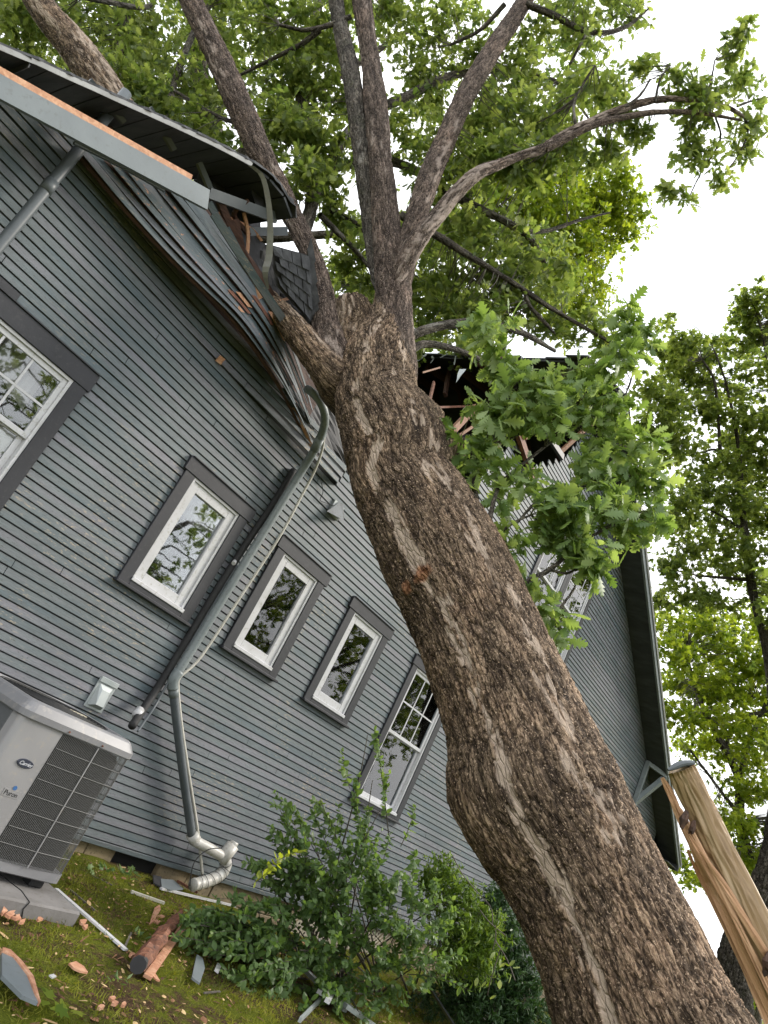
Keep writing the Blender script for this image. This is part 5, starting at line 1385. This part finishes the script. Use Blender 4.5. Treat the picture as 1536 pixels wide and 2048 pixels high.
MB().tube([(ax0 + .12, ay0 + .02, az1 - .03), (ax0 + .12, ay0 + .012, az1 - .022)], .010, 8).build('screw', M['white'], cap)
# wire guard: bowed front and right faces
gp = []
for i in range(47): u = i / 46; gp.append((ax0 + .318 + (ax1 - .05 - ax0 - .318) * u, ay0 - .006 - .014 * math.sin(math.pi * u)))
for a in np.linspace(0, math.pi / 2, 6)[1:]: gp.append((ax1 - .05 + .05 * math.sin(a), ay0 + .05 - .05 * math.cos(a) - .006))
for i in range(1, 44): u = i / 43; gp.append((ax1 + .004, ay0 + .05 + (ay1 - ay0 - .1) * u))
wg = MB(); zz0, zz1 = az0 + .066, az1 - .104
for (x, y) in gp:
    wg.box((x - .0013, y - .0013, zz0), (x + .0013, y + .0013, zz1))
props(wg.build('guard_wire', M['ac_wire'], ac), kind='stuff')
gpa = np.array(gp)
for i in range(1, 8):
    z = zz0 + (zz1 - zz0) * i / 8
    mb = MB(); mb.tube([(x, y - .004, z) for x, y in gp[::3]], .0022, 4); mb.build('guard_rail', M['ac_wire'], ac)
for u in (24,):
    x, y = gp[u]; MB().box((x - .003, y - .008, zz0), (x + .003, y - .002, zz1)).build('guard_rail', M['ac_light'], ac)
# badges
def text(body, size, loc, mat, name, par, extr=.001, shear=0.0, width=1.0):
    cu = bpy.data.curves.new('txt', 'FONT'); cu.body = body; cu.size = size; cu.extrude = extr; cu.align_x = 'CENTER'; cu.align_y = 'CENTER'; cu.shear = shear
    cu.space_character = .95; cu.resolution_u = 3
    o = bpy.data.objects.new('txt', cu); COL.objects.link(o)
    bpy.context.view_layer.update()
    me = bpy.data.meshes.new_from_object(o.evaluated_get(bpy.context.evaluated_depsgraph_get()))
    vs = np.array([v_.co[:] for v_ in me.vertices]); fs = [tuple(p.vertices) for p in me.polygons]
    bpy.data.objects.remove(o)
    vs = vs * V(width, 1, 1)
    w_ = np.stack([loc[0] + vs[:, 0], loc[1] - vs[:, 2], loc[2] + vs[:, 1]], 1)
    return mk(name, w_, fs, mat, par)
bc = at(50, 1527, y=ay0)
el = [(bc[0] + .058 * math.cos(a), bc[2] + .026 * math.sin(a)) for a in np.linspace(0, 2 * math.pi, 33)[:-1]]
v = [(x, ay0 - .003, z) for x, z in el] + [(bc[0] + (x - bc[0]) * .93, ay0 - .009, bc[2] + (z - bc[2]) * .9) for x, z in el]
F = [(i, (i + 1) % 32, 32 + (i + 1) % 32, 32 + i) for i in range(32)] + [tuple(range(32, 64))]
bd = mk('name_badge', v, F, M['badge'], ac)
text('Carrier', .032, (bc[0], ay0 - .0105, bc[2]), M['badge_l'], 'badge_lettering', bd, .001, .35)
pc = at(22, 1586, y=ay0)
pb = MB().bbox((pc[0] - .055, ay0 - .0035, pc[2] - .024), (pc[0] + .060, ay0 - .0025, pc[2] + .020), .0003).build('sticker', M['ac_light'], ac)
text('Puron', .040, (pc[0], ay0 - .0045, pc[2] - .004), M['ink'], 'sticker_lettering', pb, .0004, .0)
bl_ = [(pc[0] + .004 + .013 * math.cos(a), ay0 - .0048, pc[2] + .032 + .013 * math.sin(a)) for a in np.linspace(0, 6.283, 17)[:-1]]
mk('sticker_drop', bl_, [tuple(range(16))], M['badge_b'], pb)
# pad
pad = props(MB().bbox((1.6, -1.50, .14), (3.70, -.25, .290), .012).build('concrete_pad', M['concrete'], None), 'cracked grey concrete pad under the air conditioner', 'slab')
for (x, y) in ((ax0 + .12, ay0 + .12), (ax1 - .10, ay0 + .10), (ax1 - .10, ay1 - .10), (ax0 + .12, ay1 - .1)):
    MB().bbox((x - .05, y - .05, .289), (x + .05, y + .05, az0 + .002), .01).build('foot', M['rubber'], ac)
ck = MB().tube([(3.30, -1.503, .291), (3.285, -1.5025, .25), (3.31, -1.5025, .20), (3.29, -1.502, .165)], .004, 5).build('crack', M['dark'], pad)
ck2 = MB().tube([(3.30, -1.50, .2915), (3.33, -1.35, .2915), (3.27, -1.1, .2915)], .003, 5).build('crack', M['dark'], pad)

# ================================================================== DEBRIS ON THE GROUND
def gat(px, py, up=0.0):
    """photo pixel dropped on the ground"""
    r = AX @ V(px - 768, py - 1024, FPX); t = 0
    t = -(CAM[2] - .22) / r[2]
    for _ in range(8):
        p = CAM + r * t; t = (gz(p[0], p[1]) + up - CAM[2]) / r[2]
    return CAM + r * t
def gbar(a, b, w, h, mat, name, label, cat, up=.01, upb=None, group=None, taper=None):
    p, q = gat(*a, up), gat(*b, up if upb is None else upb)
    mb = MB().bar(p, q, w, h)
    if taper:
        for i in range(4, 8):
            x = V(*mb.v[i]); mb.v[i] = tuple(q + (x - q) * taper)
    o = mb.build(name, M[mat], None); return props(o, label, cat, group)
gbar((112, 1778), (252, 1900), .036, .012, 'white', 'trim_strip', 'long white trim strip lying on the moss from the pad corner', 'trim', .05, .015)
gbar((262, 1783), (328, 1806), .022, .02, 'pvc_thin', 'trim_strip', 'short split white strip on the moss between pad and trap', 'trim', .02)
gbar((322, 1777), (470, 1812), .024, .018, 'white', 'trim_strip', 'white strip below the pipe trap, running under the shrub', 'trim', .03)
gbar((185, 1752), (226, 1772), .016, .012, 'twig', 'wood_lath', 'thin brown lath on the moss right of the air conditioner', 'wood', .01)
gbar((140, 1780), (190, 1822), .016, .012, 'twig', 'wood_lath', 'thin brown lath just behind the long white strip', 'wood', .012)
gbar((138, 1760), (148, 1768), .014, .006, 'white', 'trim_chip', 'tiny white chip on the moss behind the white strip', 'trim', .01)
gbar((335, 1750), (395, 1785), .035, .02, 'heart', 'wood_lath', 'brown board end lying against the foundation behind the trap', 'wood', .03)
gbar((250, 1893), (262, 1866), .014, .01, 'twig', 'wood_lath', 'small grey stick near the lower end of the white strip', 'wood', .01)
gbar((408, 1986), (440, 1983), .012, .008, 'twig', 'wood_lath', 'small dark stick on the moss below the shrub', 'wood', .008)
def shard(pts, th, mat, name, label, cat, up=.02, edge=None, lift_=None):
    P_ = [gat(a, b, up + (0 if lift_ is None else lift_[i])) for i, (a, b) in enumerate(pts)]
    n = len(P_); c = sum(P_) / n
    v = [p + V(0, 0, th) for p in P_] + P_
    F = [tuple(range(n))[::-1] if np.cross(P_[1] - P_[0], P_[2] - P_[0])[2] < 0 else tuple(range(n))] + [(i, (i + 1) % n, n + (i + 1) % n, n + i) for i in range(n)] + [tuple(range(n, 2 * n))]
    return props(mk(name, v, F, M[mat], None), label, cat)
shard([(0, 1912), (22, 1922), (50, 1958), (72, 2012), (40, 1998), (0, 1958)], .016, 'barge', 'broken_board', 'grey blue broken board with torn orange edge at the lower left', 'board', .05)
shard([(0, 1904), (16, 1908), (40, 1932), (62, 1962), (76, 2014), (66, 1998), (50, 1957), (22, 1920), (0, 1911)], .022, 'chip', 'torn_wood_edge', 'torn orange wood along the edge of the grey blue board, lower left', 'wood', .052)
shard([(382, 1958), (392, 1912), (404, 1920), (408, 1940), (398, 1970), (384, 1960)], .012, 'barge', 'broken_board', 'small angular grey blue board piece on the moss beside the shrub', 'board', .03)
shard([(428, 1942), (434, 1928), (442, 1934), (436, 1948)], .01, 'white', 'trim_chip', 'small white chip right of the grey blue board piece', 'trim', .02)
shard([(320, 1760), (345, 1762), (366, 1780), (340, 1782), (322, 1776)], .012, 'barge', 'broken_board', 'grey board fragment against the foundation left of the trap', 'board', .03)
shard([(305, 1752), (322, 1756), (320, 1775), (306, 1768)], .012, 'tarpaper', 'shingle_piece', 'black shingle scrap by the foundation vent', 'shingle', .025)
shard([(136, 1930), (150, 1926), (166, 1936), (174, 1948), (160, 1946), (146, 1940)], .01, 'chip', 'wood_chip', 'flat oval orange wood chip alone on the moss', 'wood', .012)
shard([(298, 1848), (308, 1818), (318, 1812), (320, 1822), (306, 1846), (296, 1852)], .012, 'chip', 'wood_chip', 'upright orange splinter between the strips and the reddish log', 'wood', .02)
shard([(298, 1938), (310, 1950), (319, 1964), (312, 1962), (300, 1950)], .008, 'chip', 'wood_chip', 'pale orange chip at the near end of the reddish log', 'wood', .008)
shard([(97, 1952), (106, 1950), (112, 1955), (104, 1958)], .006, 'white', 'trim_chip', 'tiny white chip below the oval orange chip', 'trim', .008)
CHL = ['orange chip before the pad, cut by the left photo edge', 'second orange chip from the left before the pad', 'largest orange chip of the heap before the pad', 'yellowish orange chip below the heap before the pad', 'lone small orange chip before the middle of the pad',
       'upper orange chip close beside the long white strip', 'lower orange chip close beside the long white strip', 'orange chip just behind the reddish log, upper', 'orange chip just behind the reddish log, lower', 'small orange chip touching the near end of the log',
       'upper left chip of the four on the bottom moss', 'middle chip of the four on the bottom moss', 'lowest left chip of the four on the bottom moss', 'rightmost chip of the four on the bottom moss']
for i, (a, b, s_) in enumerate([(6, 1826, 9), (20, 1830, 10), (33, 1836, 8), (44, 1846, 6), (76, 1842, 6), (166, 1846, 8), (170, 1856, 6), (320, 1836, 7), (312, 1846, 6), (262, 1912, 5), (222, 2000, 6), (228, 2010, 5), (200, 2018, 5), (246, 2012, 5)]):
    pts = [(a + s_ * 1.25 * random.uniform(.35, 1.3) * math.cos(t_), b + s_ * .75 * random.uniform(.35, 1.3) * math.sin(t_)) for t_ in np.linspace(0, 6.28, 8)[:-1]]
    o = shard(pts, .014, 'chip', 'wood_chip', 'x', 'wood', .012)
    o['label'] = CHL[i]; o['group'] = 'orange wood chips lying on the moss'
# reddish split log
p, q_ = gat(278, 1928, .06), gat(352, 1838, .07)
lgp = smooth_path([p, (p + q_) / 2 + V(0, 0, .01), q_, q_ + (q_ - p) * .18 + V(0, 0, .02)], n=26)
v, f = tube_mesh(lgp, np.interp(np.arange(26), [0, 4, 20, 25], [.050, .054, .040, .006]), 9)
v = v + V(0, 0, 1) * ((fbm(v * V(16, 16, 16), 3, 4) - .5) * .10)[:, None] + V(1, 0, 0) * ((fbm(v * 25, 2, 6) - .5) * .05)[:, None]
lg = props(mk('split_log', v, f, M['heart'], None, False), 'reddish brown split log with a dark end on the moss', 'log')
pe = [p + V(0, 0, 0) + (p - q_) / np.linalg.norm(p - q_) * .004]
MB().tube([p - (q_ - p) * .02, p + (q_ - p) * .02], .048, 9).build('charred_end', M['tarpaper'], lg)
mb = MB().bar(p + V(.07, -.04, -.045), q_ + V(.05, -.05, -.04), .05, .018); mb.build('torn_strip', M['chip'], lg)
# pale metal pieces tangled under the shrub
GUL = ['long pale gutter piece running down under the shrub, left one', 'short wide white gutter piece lying across the tangle under the shrub', 'small white bracket standing in the gutter tangle', 'pale gutter piece below the white ones under the shrub', 'pale gutter piece nearest the bottom edge under the shrub', 'narrow white trim inside the shrub beside the lattice', 'thin pale metal strip on the moss at the bottom edge']
for i, (a, b, w, m_) in enumerate([((600, 1930), (690, 2020), .045, 'galv'), ((640, 1985), (700, 1998), .05, 'white'), ((655, 2002), (672, 1975), .04, 'white'), ((672, 1995), (735, 2038), .035, 'galv'), ((690, 2010), (760, 2060), .05, 'galv'), ((560, 1800), (640, 1880), .025, 'white'), ((600, 2040), (640, 2000), .02, 'galv')]):
    gbar(a, b, w, .03, m_, 'gutter_piece', GUL[i], 'gutter', .06 + .03 * (i % 3), .03, 'grey gutter pieces under the shrub' if m_ == 'galv' else 'white gutter pieces under the shrub')
p, q_ = at(850, 1962, d=6.6), at(915, 2062, d=5.9)
props(MB().bar(p, q_, .06, .012, (0, -1, .5)).build('metal_strap', M['trim'], None), 'flat dark grey strap slanting out of the shrub at the bottom', 'strap')

# ================================================================== SPLIT STANDING WOOD AT THE RIGHT
sw = thing('splintered_stump', 'pale split stump of bare sapwood standing splintered at the right edge', 'stump', (2.9, -3.6, 0))
def grain_tube(pxs, name, mat, ell=(1, .55), nu=26, nv=60, rough=.006, par=sw, seed=1, ext=True):
    P_ = [at(a, b, d=c) for a, b, c, r_ in pxs]; R_ = [r_ * c / FPX for a, b, c, r_ in pxs]
    if ext:
        dn = P_[-1] - P_[-2]; dn /= np.linalg.norm(dn)
        L0 = (P_[-1][2] + .1) / -dn[2]; p0_ = P_[-1]
        for q__ in np.arange(.25, L0, .25): P_.append(p0_ + dn * q__); R_.append(R_[-1])
    C_, ex = smooth_path(P_, R_, nv); r = ex[:, 0]; t, us, ws = frames(C_)
    vd = C_ - CAM; vd /= np.linalg.norm(vd, axis=1)[:, None]
    sd = np.cross(t, vd); sd /= np.linalg.norm(sd, axis=1)[:, None]; fd_ = np.cross(sd, t)
    th = np.arange(nu) * 2 * np.pi / nu
    s = np.r_[0, np.cumsum(np.linalg.norm(np.diff(C_, axis=0), axis=1))]
    off = ell[0] * np.cos(th)[None, :, None] * sd[:, None, :] + ell[1] * np.sin(th)[None, :, None] * fd_[:, None, :]
    rest = np.stack([r[:, None] * np.cos(th) * 3, r[:, None] * np.sin(th) * 3, np.repeat(s[:, None], nu, 1)], 2).reshape(-1, 3) + seed
    rg = (fbm(rest * V(30, 30, 1.6), 3, seed) - .5) * rough * 2 - rough * 1.6 * sstep(.12, .0, worley(rest * V(22, 22, 1.0), seed)[1] - worley(rest * V(22, 22, 1.0), seed)[0])
    pos = (C_[:, None, :] + r[:, None, None] * off).reshape(-1, 3) + off.reshape(-1, 3) * rg[:, None]
    i = np.arange(nv - 1)[:, None] * nu; j = np.arange(nu)[None, :]; j2 = (j + 1) % nu
    f = [tuple(x) for x in np.stack([(i + j).ravel(), (i + j2).ravel(), (i + j2 + nu).ravel(), (i + j + nu).ravel()], 1)]
    f += [tuple(range(nu)), tuple(range((nv - 1) * nu, nv * nu))]
    return mk(name, pos, f, M[mat], par, False, {'rest': ('POINT', rest)})
slab_ = grain_tube([(1362, 1538, 3.2, 25), (1379, 1575, 3.2, 27), (1402, 1622, 3.2, 28), (1440, 1705, 3.15, 31), (1477, 1780, 3.1, 33), (1519, 1870, 3.05, 36), (1570, 1980, 3.0, 38)], 'sapwood_slab', 'sap', (1, .42), 72, 160, .011, seed=2)
slab_.data.polygons.foreach_set('use_smooth', np.ones(len(slab_.data.polygons), bool))
p, q_ = at(1336, 1540, d=3.18), at(1388, 1526, d=3.2)
MB().tube(smooth_path([p, (p + q_) / 2 + V(0, 0, .012), q_], n=8), [.006, .010, .013, .014, .014, .013, .012, .009], 10).build('bark_lip', M['pipe_d'], slab_)
for i, pxs in enumerate([
    [(1324, 1556, 3.22, 3), (1342, 1590, 3.22, 6), (1362, 1640, 3.2, 10), (1396, 1705, 3.15, 13), (1425, 1765, 3.15, 13), (1455, 1830, 3.1, 13), (1500, 1925, 3.05, 14), (1545, 2020, 3.0, 14)],
    [(1372, 1662, 3.17, 3), (1392, 1695, 3.14, 7), (1425, 1750, 3.12, 9), (1462, 1815, 3.08, 10), (1505, 1890, 3.05, 11), (1560, 1990, 3.0, 12)],
    [(1380, 1690, 3.2, 3), (1400, 1740, 3.2, 6), (1430, 1800, 3.15, 8), (1462, 1868, 3.1, 9), (1498, 1945, 3.05, 10), (1540, 2035, 3.0, 10)],
    [(1352, 1600, 3.2, 2), (1372, 1640, 3.18, 4), (1404, 1700, 3.14, 5), (1440, 1775, 3.1, 6), (1476, 1850, 3.05, 7), (1520, 1940, 3.0, 8)],
    [(1376, 1700, 3.2, 2), (1398, 1752, 3.2, 4), (1428, 1812, 3.15, 5), (1462, 1885, 3.1, 6), (1500, 1965, 3.05, 7), (1530, 2040, 3.0, 7)],
    [(1400, 1700, 3.12, 2), (1440, 1760, 3.1, 5), (1480, 1825, 3.05, 7), (1530, 1905, 3.0, 9), (1580, 1990, 3.0, 9)]]):
    grain_tube(pxs, 'splinter', 'splint', (1, .35), 14, 70, .010, seed=3 + i)
M['charknot'] = wood_mat('dark_knot_wood', (0.01, 0.006, 0.004), (0.035, 0.016, 0.009), (0.10, 0.05, 0.03), 2.0)
for (a, b, c, r_) in ((1368, 1640, 3.14, .024), (1385, 1655, 3.14, .02), (1536, 1925, 2.97, .03)):
    c_ = at(a, b, d=c); bm = bmesh.new(); bmesh.ops.create_icosphere(bm, subdivisions=2, radius=1)
    vs = np.array([v_.co[:] for v_ in bm.verts]); fs = [tuple(x.index for x in f_.verts) for f_ in bm.faces]; bm.free()
    vs = vs * (r_ * (0.35 + 1.1 * fbm(vs * 3.3 + a, 3, 3)))[:, None] * V(.8, .7, 1.7)
    mk('dark_knot', vs + c_, fs, M['charknot'], slab_)

# ================================================================== SHRUBS
def shoot_set(shoots, size, step, kind, mat, parent, stem_r=.004, stem_mat='twig', jit=.5, droop=.0, tint0=.5, per=2):
    P_, D_, N_, S_, T_ = [], [], [], [], []
    sv, sf, off = [], [], 0
    for (a, b, sag, tt) in shoots:
        L = np.linalg.norm(b - a); n = max(4, int(L / step))
        mid = (a + b) / 2 + V(0, 0, sag * L) + rng.normal(0, .06 * L, 3)
        t = np.linspace(0, 1, n)[:, None]
        c = a * (1 - t) ** 2 + mid * 2 * t * (1 - t) + b * t ** 2
        v, f = tube_mesh(c, np.linspace(stem_r * (.6 + L), stem_r * .3, n), 4, False)
        sv.append(v); sf.append(np.array(f) + off); off += len(v)
        d = np.gradient(c, axis=0); d /= np.linalg.norm(d, axis=1)[:, None]
        i0 = int(n * .18)
        for i in range(i0, n):
            for s_ in range(per):
                sd = rng.normal(0, 1, 3); sd /= np.linalg.norm(sd)
                dd = d[i] * .7 + sd * .9; dd[2] -= droop
                P_.append(c[i]); D_.append(dd); N_.append(rng.normal(0, jit, 3) + V(0, -.25, 1)); S_.append(size * random.uniform(.6, 1.2) * (1 if i < n - 2 else .7)); T_.append(tt + random.gauss(0, .13) + (.12 if i > n - 3 else 0))
    leaves_mesh('foliage', np.array(P_), np.array(D_), np.array(N_), np.array(S_), kind, M[mat], parent, np.array(T_))
    o = mk('stem', np.vstack(sv), np.vstack(sf), M[stem_mat], parent, True); o['kind'] = 'stuff'
def arc_shrub(root_px, targets, per_t, r_spread, **kw):
    sh = []
    for (a, b, d, r_, n, tt) in targets:
        c = at(a, b, d=d)
        for _ in range(max(1, int(n * (.24 if b < 1700 else .46)))):
            q = c + rng.normal(0, 1, 3) * r_ * d / FPX * .7
            rt_ = root_px[rng.integers(0, len(root_px))] + rng.normal(0, .06, 3)
            k = rng.uniform(.62, .9)
            st0 = rt_ + (q - rt_) * k + V(0, 0, .06 * rng.random())
            sh.append((st0, q, .05 + .1 * rng.random(), tt))
    return sh
sr = thing('leafy_shrub', 'loose green shrub of small oval leaves in front of the clapboards, beside the oak trunk', 'shrub', gat(650, 1960))
roots = [gat(600, 1935), gat(680, 1960), gat(760, 1990), gat(820, 2000)]
TG = [(735, 1470, 6.2, 10, 4, .6), (725, 1530, 6.2, 18, 8, .55), (745, 1560, 6.2, 20, 8, .5), (700, 1500, 6.2, 10, 3, .75), (560, 1620, 6.0, 26, 9, .5), (530, 1605, 6.0, 14, 4, .7), (600, 1650, 6.0, 34, 14, .45), (650, 1640, 6.1, 34, 14, .5), (640, 1600, 6.1, 18, 5, .6), (700, 1630, 6.2, 40, 18, .45),
      (760, 1620, 6.3, 34, 12, .5), (820, 1630, 6.4, 26, 7, .65), (560, 1700, 5.9, 40, 18, .45), (620, 1720, 5.9, 50, 26, .45), (690, 1710, 6.0, 50, 28, .4), (750, 1700, 6.1, 50, 26, .45), (510, 1750, 5.7, 34, 14, .5), (580, 1770, 5.8, 50, 24, .4), (650, 1790, 5.8, 50, 24, .4), (730, 1780, 5.9, 50, 26, .4), (800, 1760, 6.1, 44, 20, .45),
      (440, 1820, 5.4, 40, 20, .4), (400, 1850, 5.3, 40, 20, .4), (480, 1860, 5.4, 44, 22, .4), (550, 1840, 5.5, 44, 20, .4), (380, 1890, 5.2, 28, 10, .45), (440, 1910, 5.2, 40, 16, .5), (500, 1930, 5.2, 40, 16, .5), (540, 1960, 5.2, 34, 12, .45), (470, 1970, 5.1, 26, 8, .5), (600, 1900, 5.5, 44, 16, .35), (660, 1890, 5.7, 44, 16, .4),
      (740, 1860, 5.9, 50, 26, .45), (800, 1850, 6.0, 50, 24, .5), (860, 1860, 6.1, 44, 20, .55), (780, 1920, 6.0, 44, 20, .5), (840, 1930, 6.1, 40, 16, .5), (890, 1940, 6.1, 34, 12, .55), (700, 1950, 5.8, 44, 16, .4), (640, 1960, 5.6, 40, 14, .35), (560, 2010, 5.2, 44, 16, .35), (630, 2030, 5.4, 44, 16, .35), (720, 2030, 5.7, 44, 18, .4), (790, 2010, 5.9, 40, 14, .4), (900, 1800, 6.3, 24, 6, .5), (380, 1830, 5.3, 24, 8, .45), (360, 1860, 5.2, 18, 5, .5)]
shoots = arc_shrub(roots, TG, 1, .5)
shoot_set(shoots, .064, .032, 'ovate', 'shrub', sr, .0035)
# main canes
mb = MB()
for (a, b, d, r_, n, tt) in TG[::2]:
    q = at(a, b, d=d); r0_ = roots[rng.integers(0, 4)]
    mid = (r0_ + q) / 2 + V(0, 0, .15) + rng.normal(0, .05, 3)
    t = np.linspace(0, 1, 10)[:, None]
    mb.tube(r0_ * (1 - t) ** 2 + mid * 2 * t * (1 - t) + q * t ** 2, np.linspace(.012, .003, 10), 5)
props(mb.build('cane', M['twig'], sr, True), kind='stuff')
# one lime-coloured new shoot
shoot_set([(at(520, 1745, d=5.5), at(605, 1702, d=5.4), .03, .98), (at(505, 1770, d=5.5), at(560, 1722, d=5.45), .0, .98)], .06, .03, 'ovate', 'yellow_leaf', sr, .004, 'twig_g')
az = thing('dense_bush', 'dense yellow-green bush of tiny leaves between the shrub and the oak trunk', 'bush', at(930, 1960, d=7.3) * V(1, 1, 0))
AB = blobs([(880, 1740, 7.4, 28, 60), (860, 1770, 7.4, 24, 40), (905, 1780, 7.4, 36, 90), (880, 1810, 7.4, 34, 70), (940, 1800, 7.4, 26, 50), (920, 1840, 7.3, 44, 110), (960, 1860, 7.3, 40, 100), (930, 1890, 7.2, 44, 100), (975, 1900, 7.2, 34, 70), (940, 1940, 7.1, 40, 80), (900, 1920, 7.2, 40, 70), (985, 1840, 7.3, 20, 30)], 1.5)
a_, b_, c_, d_, e_ = sprigs(AB, .052, (6, 9), -.3); leaves_mesh('foliage', a_, b_, c_, d_, 'lance', M['azalea'], az, e_)
twigs_to(AB, [np.array([gat(940, 2000) + V(0, 0, .1), gat(930, 2010)])], az, 'stem', 'twig', .004, 10, .05, 4, 8)
ev = thing('dark_evergreen', 'dark feathery evergreen hugging the left side of the oak trunk near the ground', 'bush', at(1040, 2040, d=7.6) * V(1, 1, 0))
EB = blobs([(990, 1800, 8.0, 24, 60), (1000, 1840, 8.0, 34, 90), (1020, 1890, 7.9, 40, 110), (1040, 1940, 7.8, 44, 120), (1000, 1960, 7.8, 50, 130), (1050, 2000, 7.6, 44, 120), (990, 2020, 7.6, 60, 150), (930, 1990, 7.8, 50, 110), (1080, 2060, 7.5, 50, 120), (960, 2060, 7.5, 60, 140), (880, 2010, 7.9, 50, 90)], 1.5)
a_, b_, c_, d_, e_ = sprigs(EB, .055, (8, 12), .2); leaves_mesh('foliage', a_, b_, c_, d_, 'lance', M['ever'], ev, e_)
twigs_to(EB, [np.array([gat(1000, 2046) + V(0, 0, .1), gat(1010, 2047)])], ev, 'stem', 'twig', .004, 10, .05, 4, 8)
wl = thing('wilted_sprig', 'drooping sprig of pale wilted leaves before the dark evergreen', 'branch', at(1015, 1960, d=6.6))
WP = []
for (a, b) in [(1000, 1918), (990, 1905), (1012, 1925), (985, 1935), (1030, 1920), (1022, 1950), (1000, 1960), (992, 1990), (960, 1880), (972, 1962), (1040, 1935), (985, 1870), (1000, 1850), (955, 1955)]:
    WP.append(at(a, b, d=6.6 + random.uniform(-.15, .15)))
WP = np.array(WP); D_ = rng.normal(0, .35, (len(WP), 3)) + V(0, 0, -1); N_ = rng.normal(0, .3, (len(WP), 3)) + V(-.3, -1, .2)
leaves_mesh('foliage', WP, D_, N_, np.full(len(WP), .07), 'ovate', M['wilt'], wl)
mb = MB()
for p in [(at(905, 1712, d=6.8), at(960, 1790, d=6.8)), (at(960, 1820, d=6.6), at(1010, 1870, d=6.6)), (at(990, 1880, d=6.6), at(1030, 1960, d=6.6)), (at(1000, 1900, d=6.6), at(975, 1990, d=6.6)), (at(990, 1850, d=6.6), at(985, 1900, d=6.6)), (at(960, 1790, d=6.8), at(985, 1850, d=6.65))]:
    mb.tube(smooth_path([p[0], (p[0] + p[1]) / 2 + rng.normal(0, .02, 3), p[1]], n=8), .005, 5)
mb.build('stem', M['twig'], wl)
# leafy weeds at the bottom left
wd = thing('broadleaf_weed', 'bright green broad-leaved seedling at the bottom left of the moss', 'plant', gat(105, 2000))
P_ = np.array([gat(a, b, .05) for a, b in [(95, 1995), (108, 1990), (120, 1998), (112, 2010), (135, 2016), (150, 2020), (100, 2008)]])
leaves_mesh('foliage', P_, rng.normal(0, 1, (7, 3)) * V(1, 1, .2), rng.normal(0, .2, (7, 3)) + V(0, -.4, 1), np.full(7, .085), 'maple', M['yellow_leaf'], wd)
for (a, b, n, sz, lb) in [(216, 1742, 5, .07, 'small pale green seedling by the foundation vent, left one'), (268, 1745, 5, .06, 'small seedling growing below the foundation vent'), (176, 1742, 3, .07, 'fallen pale green leaf cluster right of the air conditioner'), (275, 1870, 8, .07, 'tuft of narrow leaves between white strip and log'), (240, 1962, 9, .04, 'low green weed on the open moss, centre left'), (250, 1750, 12, .07, 'grass tuft before the foundation vent')]:
    w_ = thing('small_weed', lb, 'plant', gat(a, b))
    c_ = gat(a, b, .02)
    P_ = c_ + rng.normal(0, .03, (n, 3)) * V(1, 1, .3)
    leaves_mesh('foliage', P_, rng.normal(0, .7, (n, 3)) * V(1, 1, .3) + V(0, 0, .6), rng.normal(0, .4, (n, 3)) + V(0, -.4, .6), np.full(n, sz) * rng.uniform(.7, 1.2, n), 'lance' if n > 5 else 'maple', M['shrub'], w_)

# ================================================================== GROUND COVER
def scatter(n, x0, x1, y0, y1):
    p = np.stack([rng.uniform(x0, x1, n), rng.uniform(y0, y1, n), np.zeros(n)], 1)
    p[:, 2] = ground_z(p[:, 0], p[:, 1]) + (0.05 * (fbm(p * 1.3, 3, 3) - .5) + .035 * (fbm(p * 6, 4, 9) - .5))
    return p
p = scatter(80000, 2.6, 9.5, -2.9, -.02)
k = fbm(p * 2.1, 3, 21) + .25 * (rng.random(len(p)) - .5); p = p[k > .46]
n = len(p)
tn = np.clip(.5 + (fbm(p * 4, 3, 5) - .5) * 2.2 + rng.normal(0, .15, n), 0, 1)
g = leaves_mesh('moss', p, rng.normal(0, .7, (n, 3)) + V(0, 0, .75), rng.normal(0, 1, (n, 3)), rng.uniform(.014, .040, n), 'blade', M['moss'], None, tn)
p = scatter(4600, 2.6, 9.5, -2.9, -.02); n = len(p); k = fbm(p * 1.6, 3, 41); p = p[k + .12 * rng.normal(0, 1, n) > .54]; n = len(p)
leaves_mesh('leaf_litter', p + V(0, 0, .014), rng.normal(0, 1, (n, 3)) * V(1, 1, .25), rng.normal(0, .35, (n, 3)) + V(0, 0, 1), rng.gamma(2.0, .009, n) + .006, 'ovate', M['litter'], None)
p = scatter(1500, 2.6, 9.5, -2.9, -.02); n = len(p)
leaves_mesh('bark_crumbs', p + V(0, 0, .012), rng.normal(0, 1, (n, 3)) * V(1, 1, .15), rng.normal(0, .35, (n, 3)) + V(0, 0, 1), rng.uniform(.02, .07, n), 'blade', M['litter'], None, rng.uniform(0, .5, n))
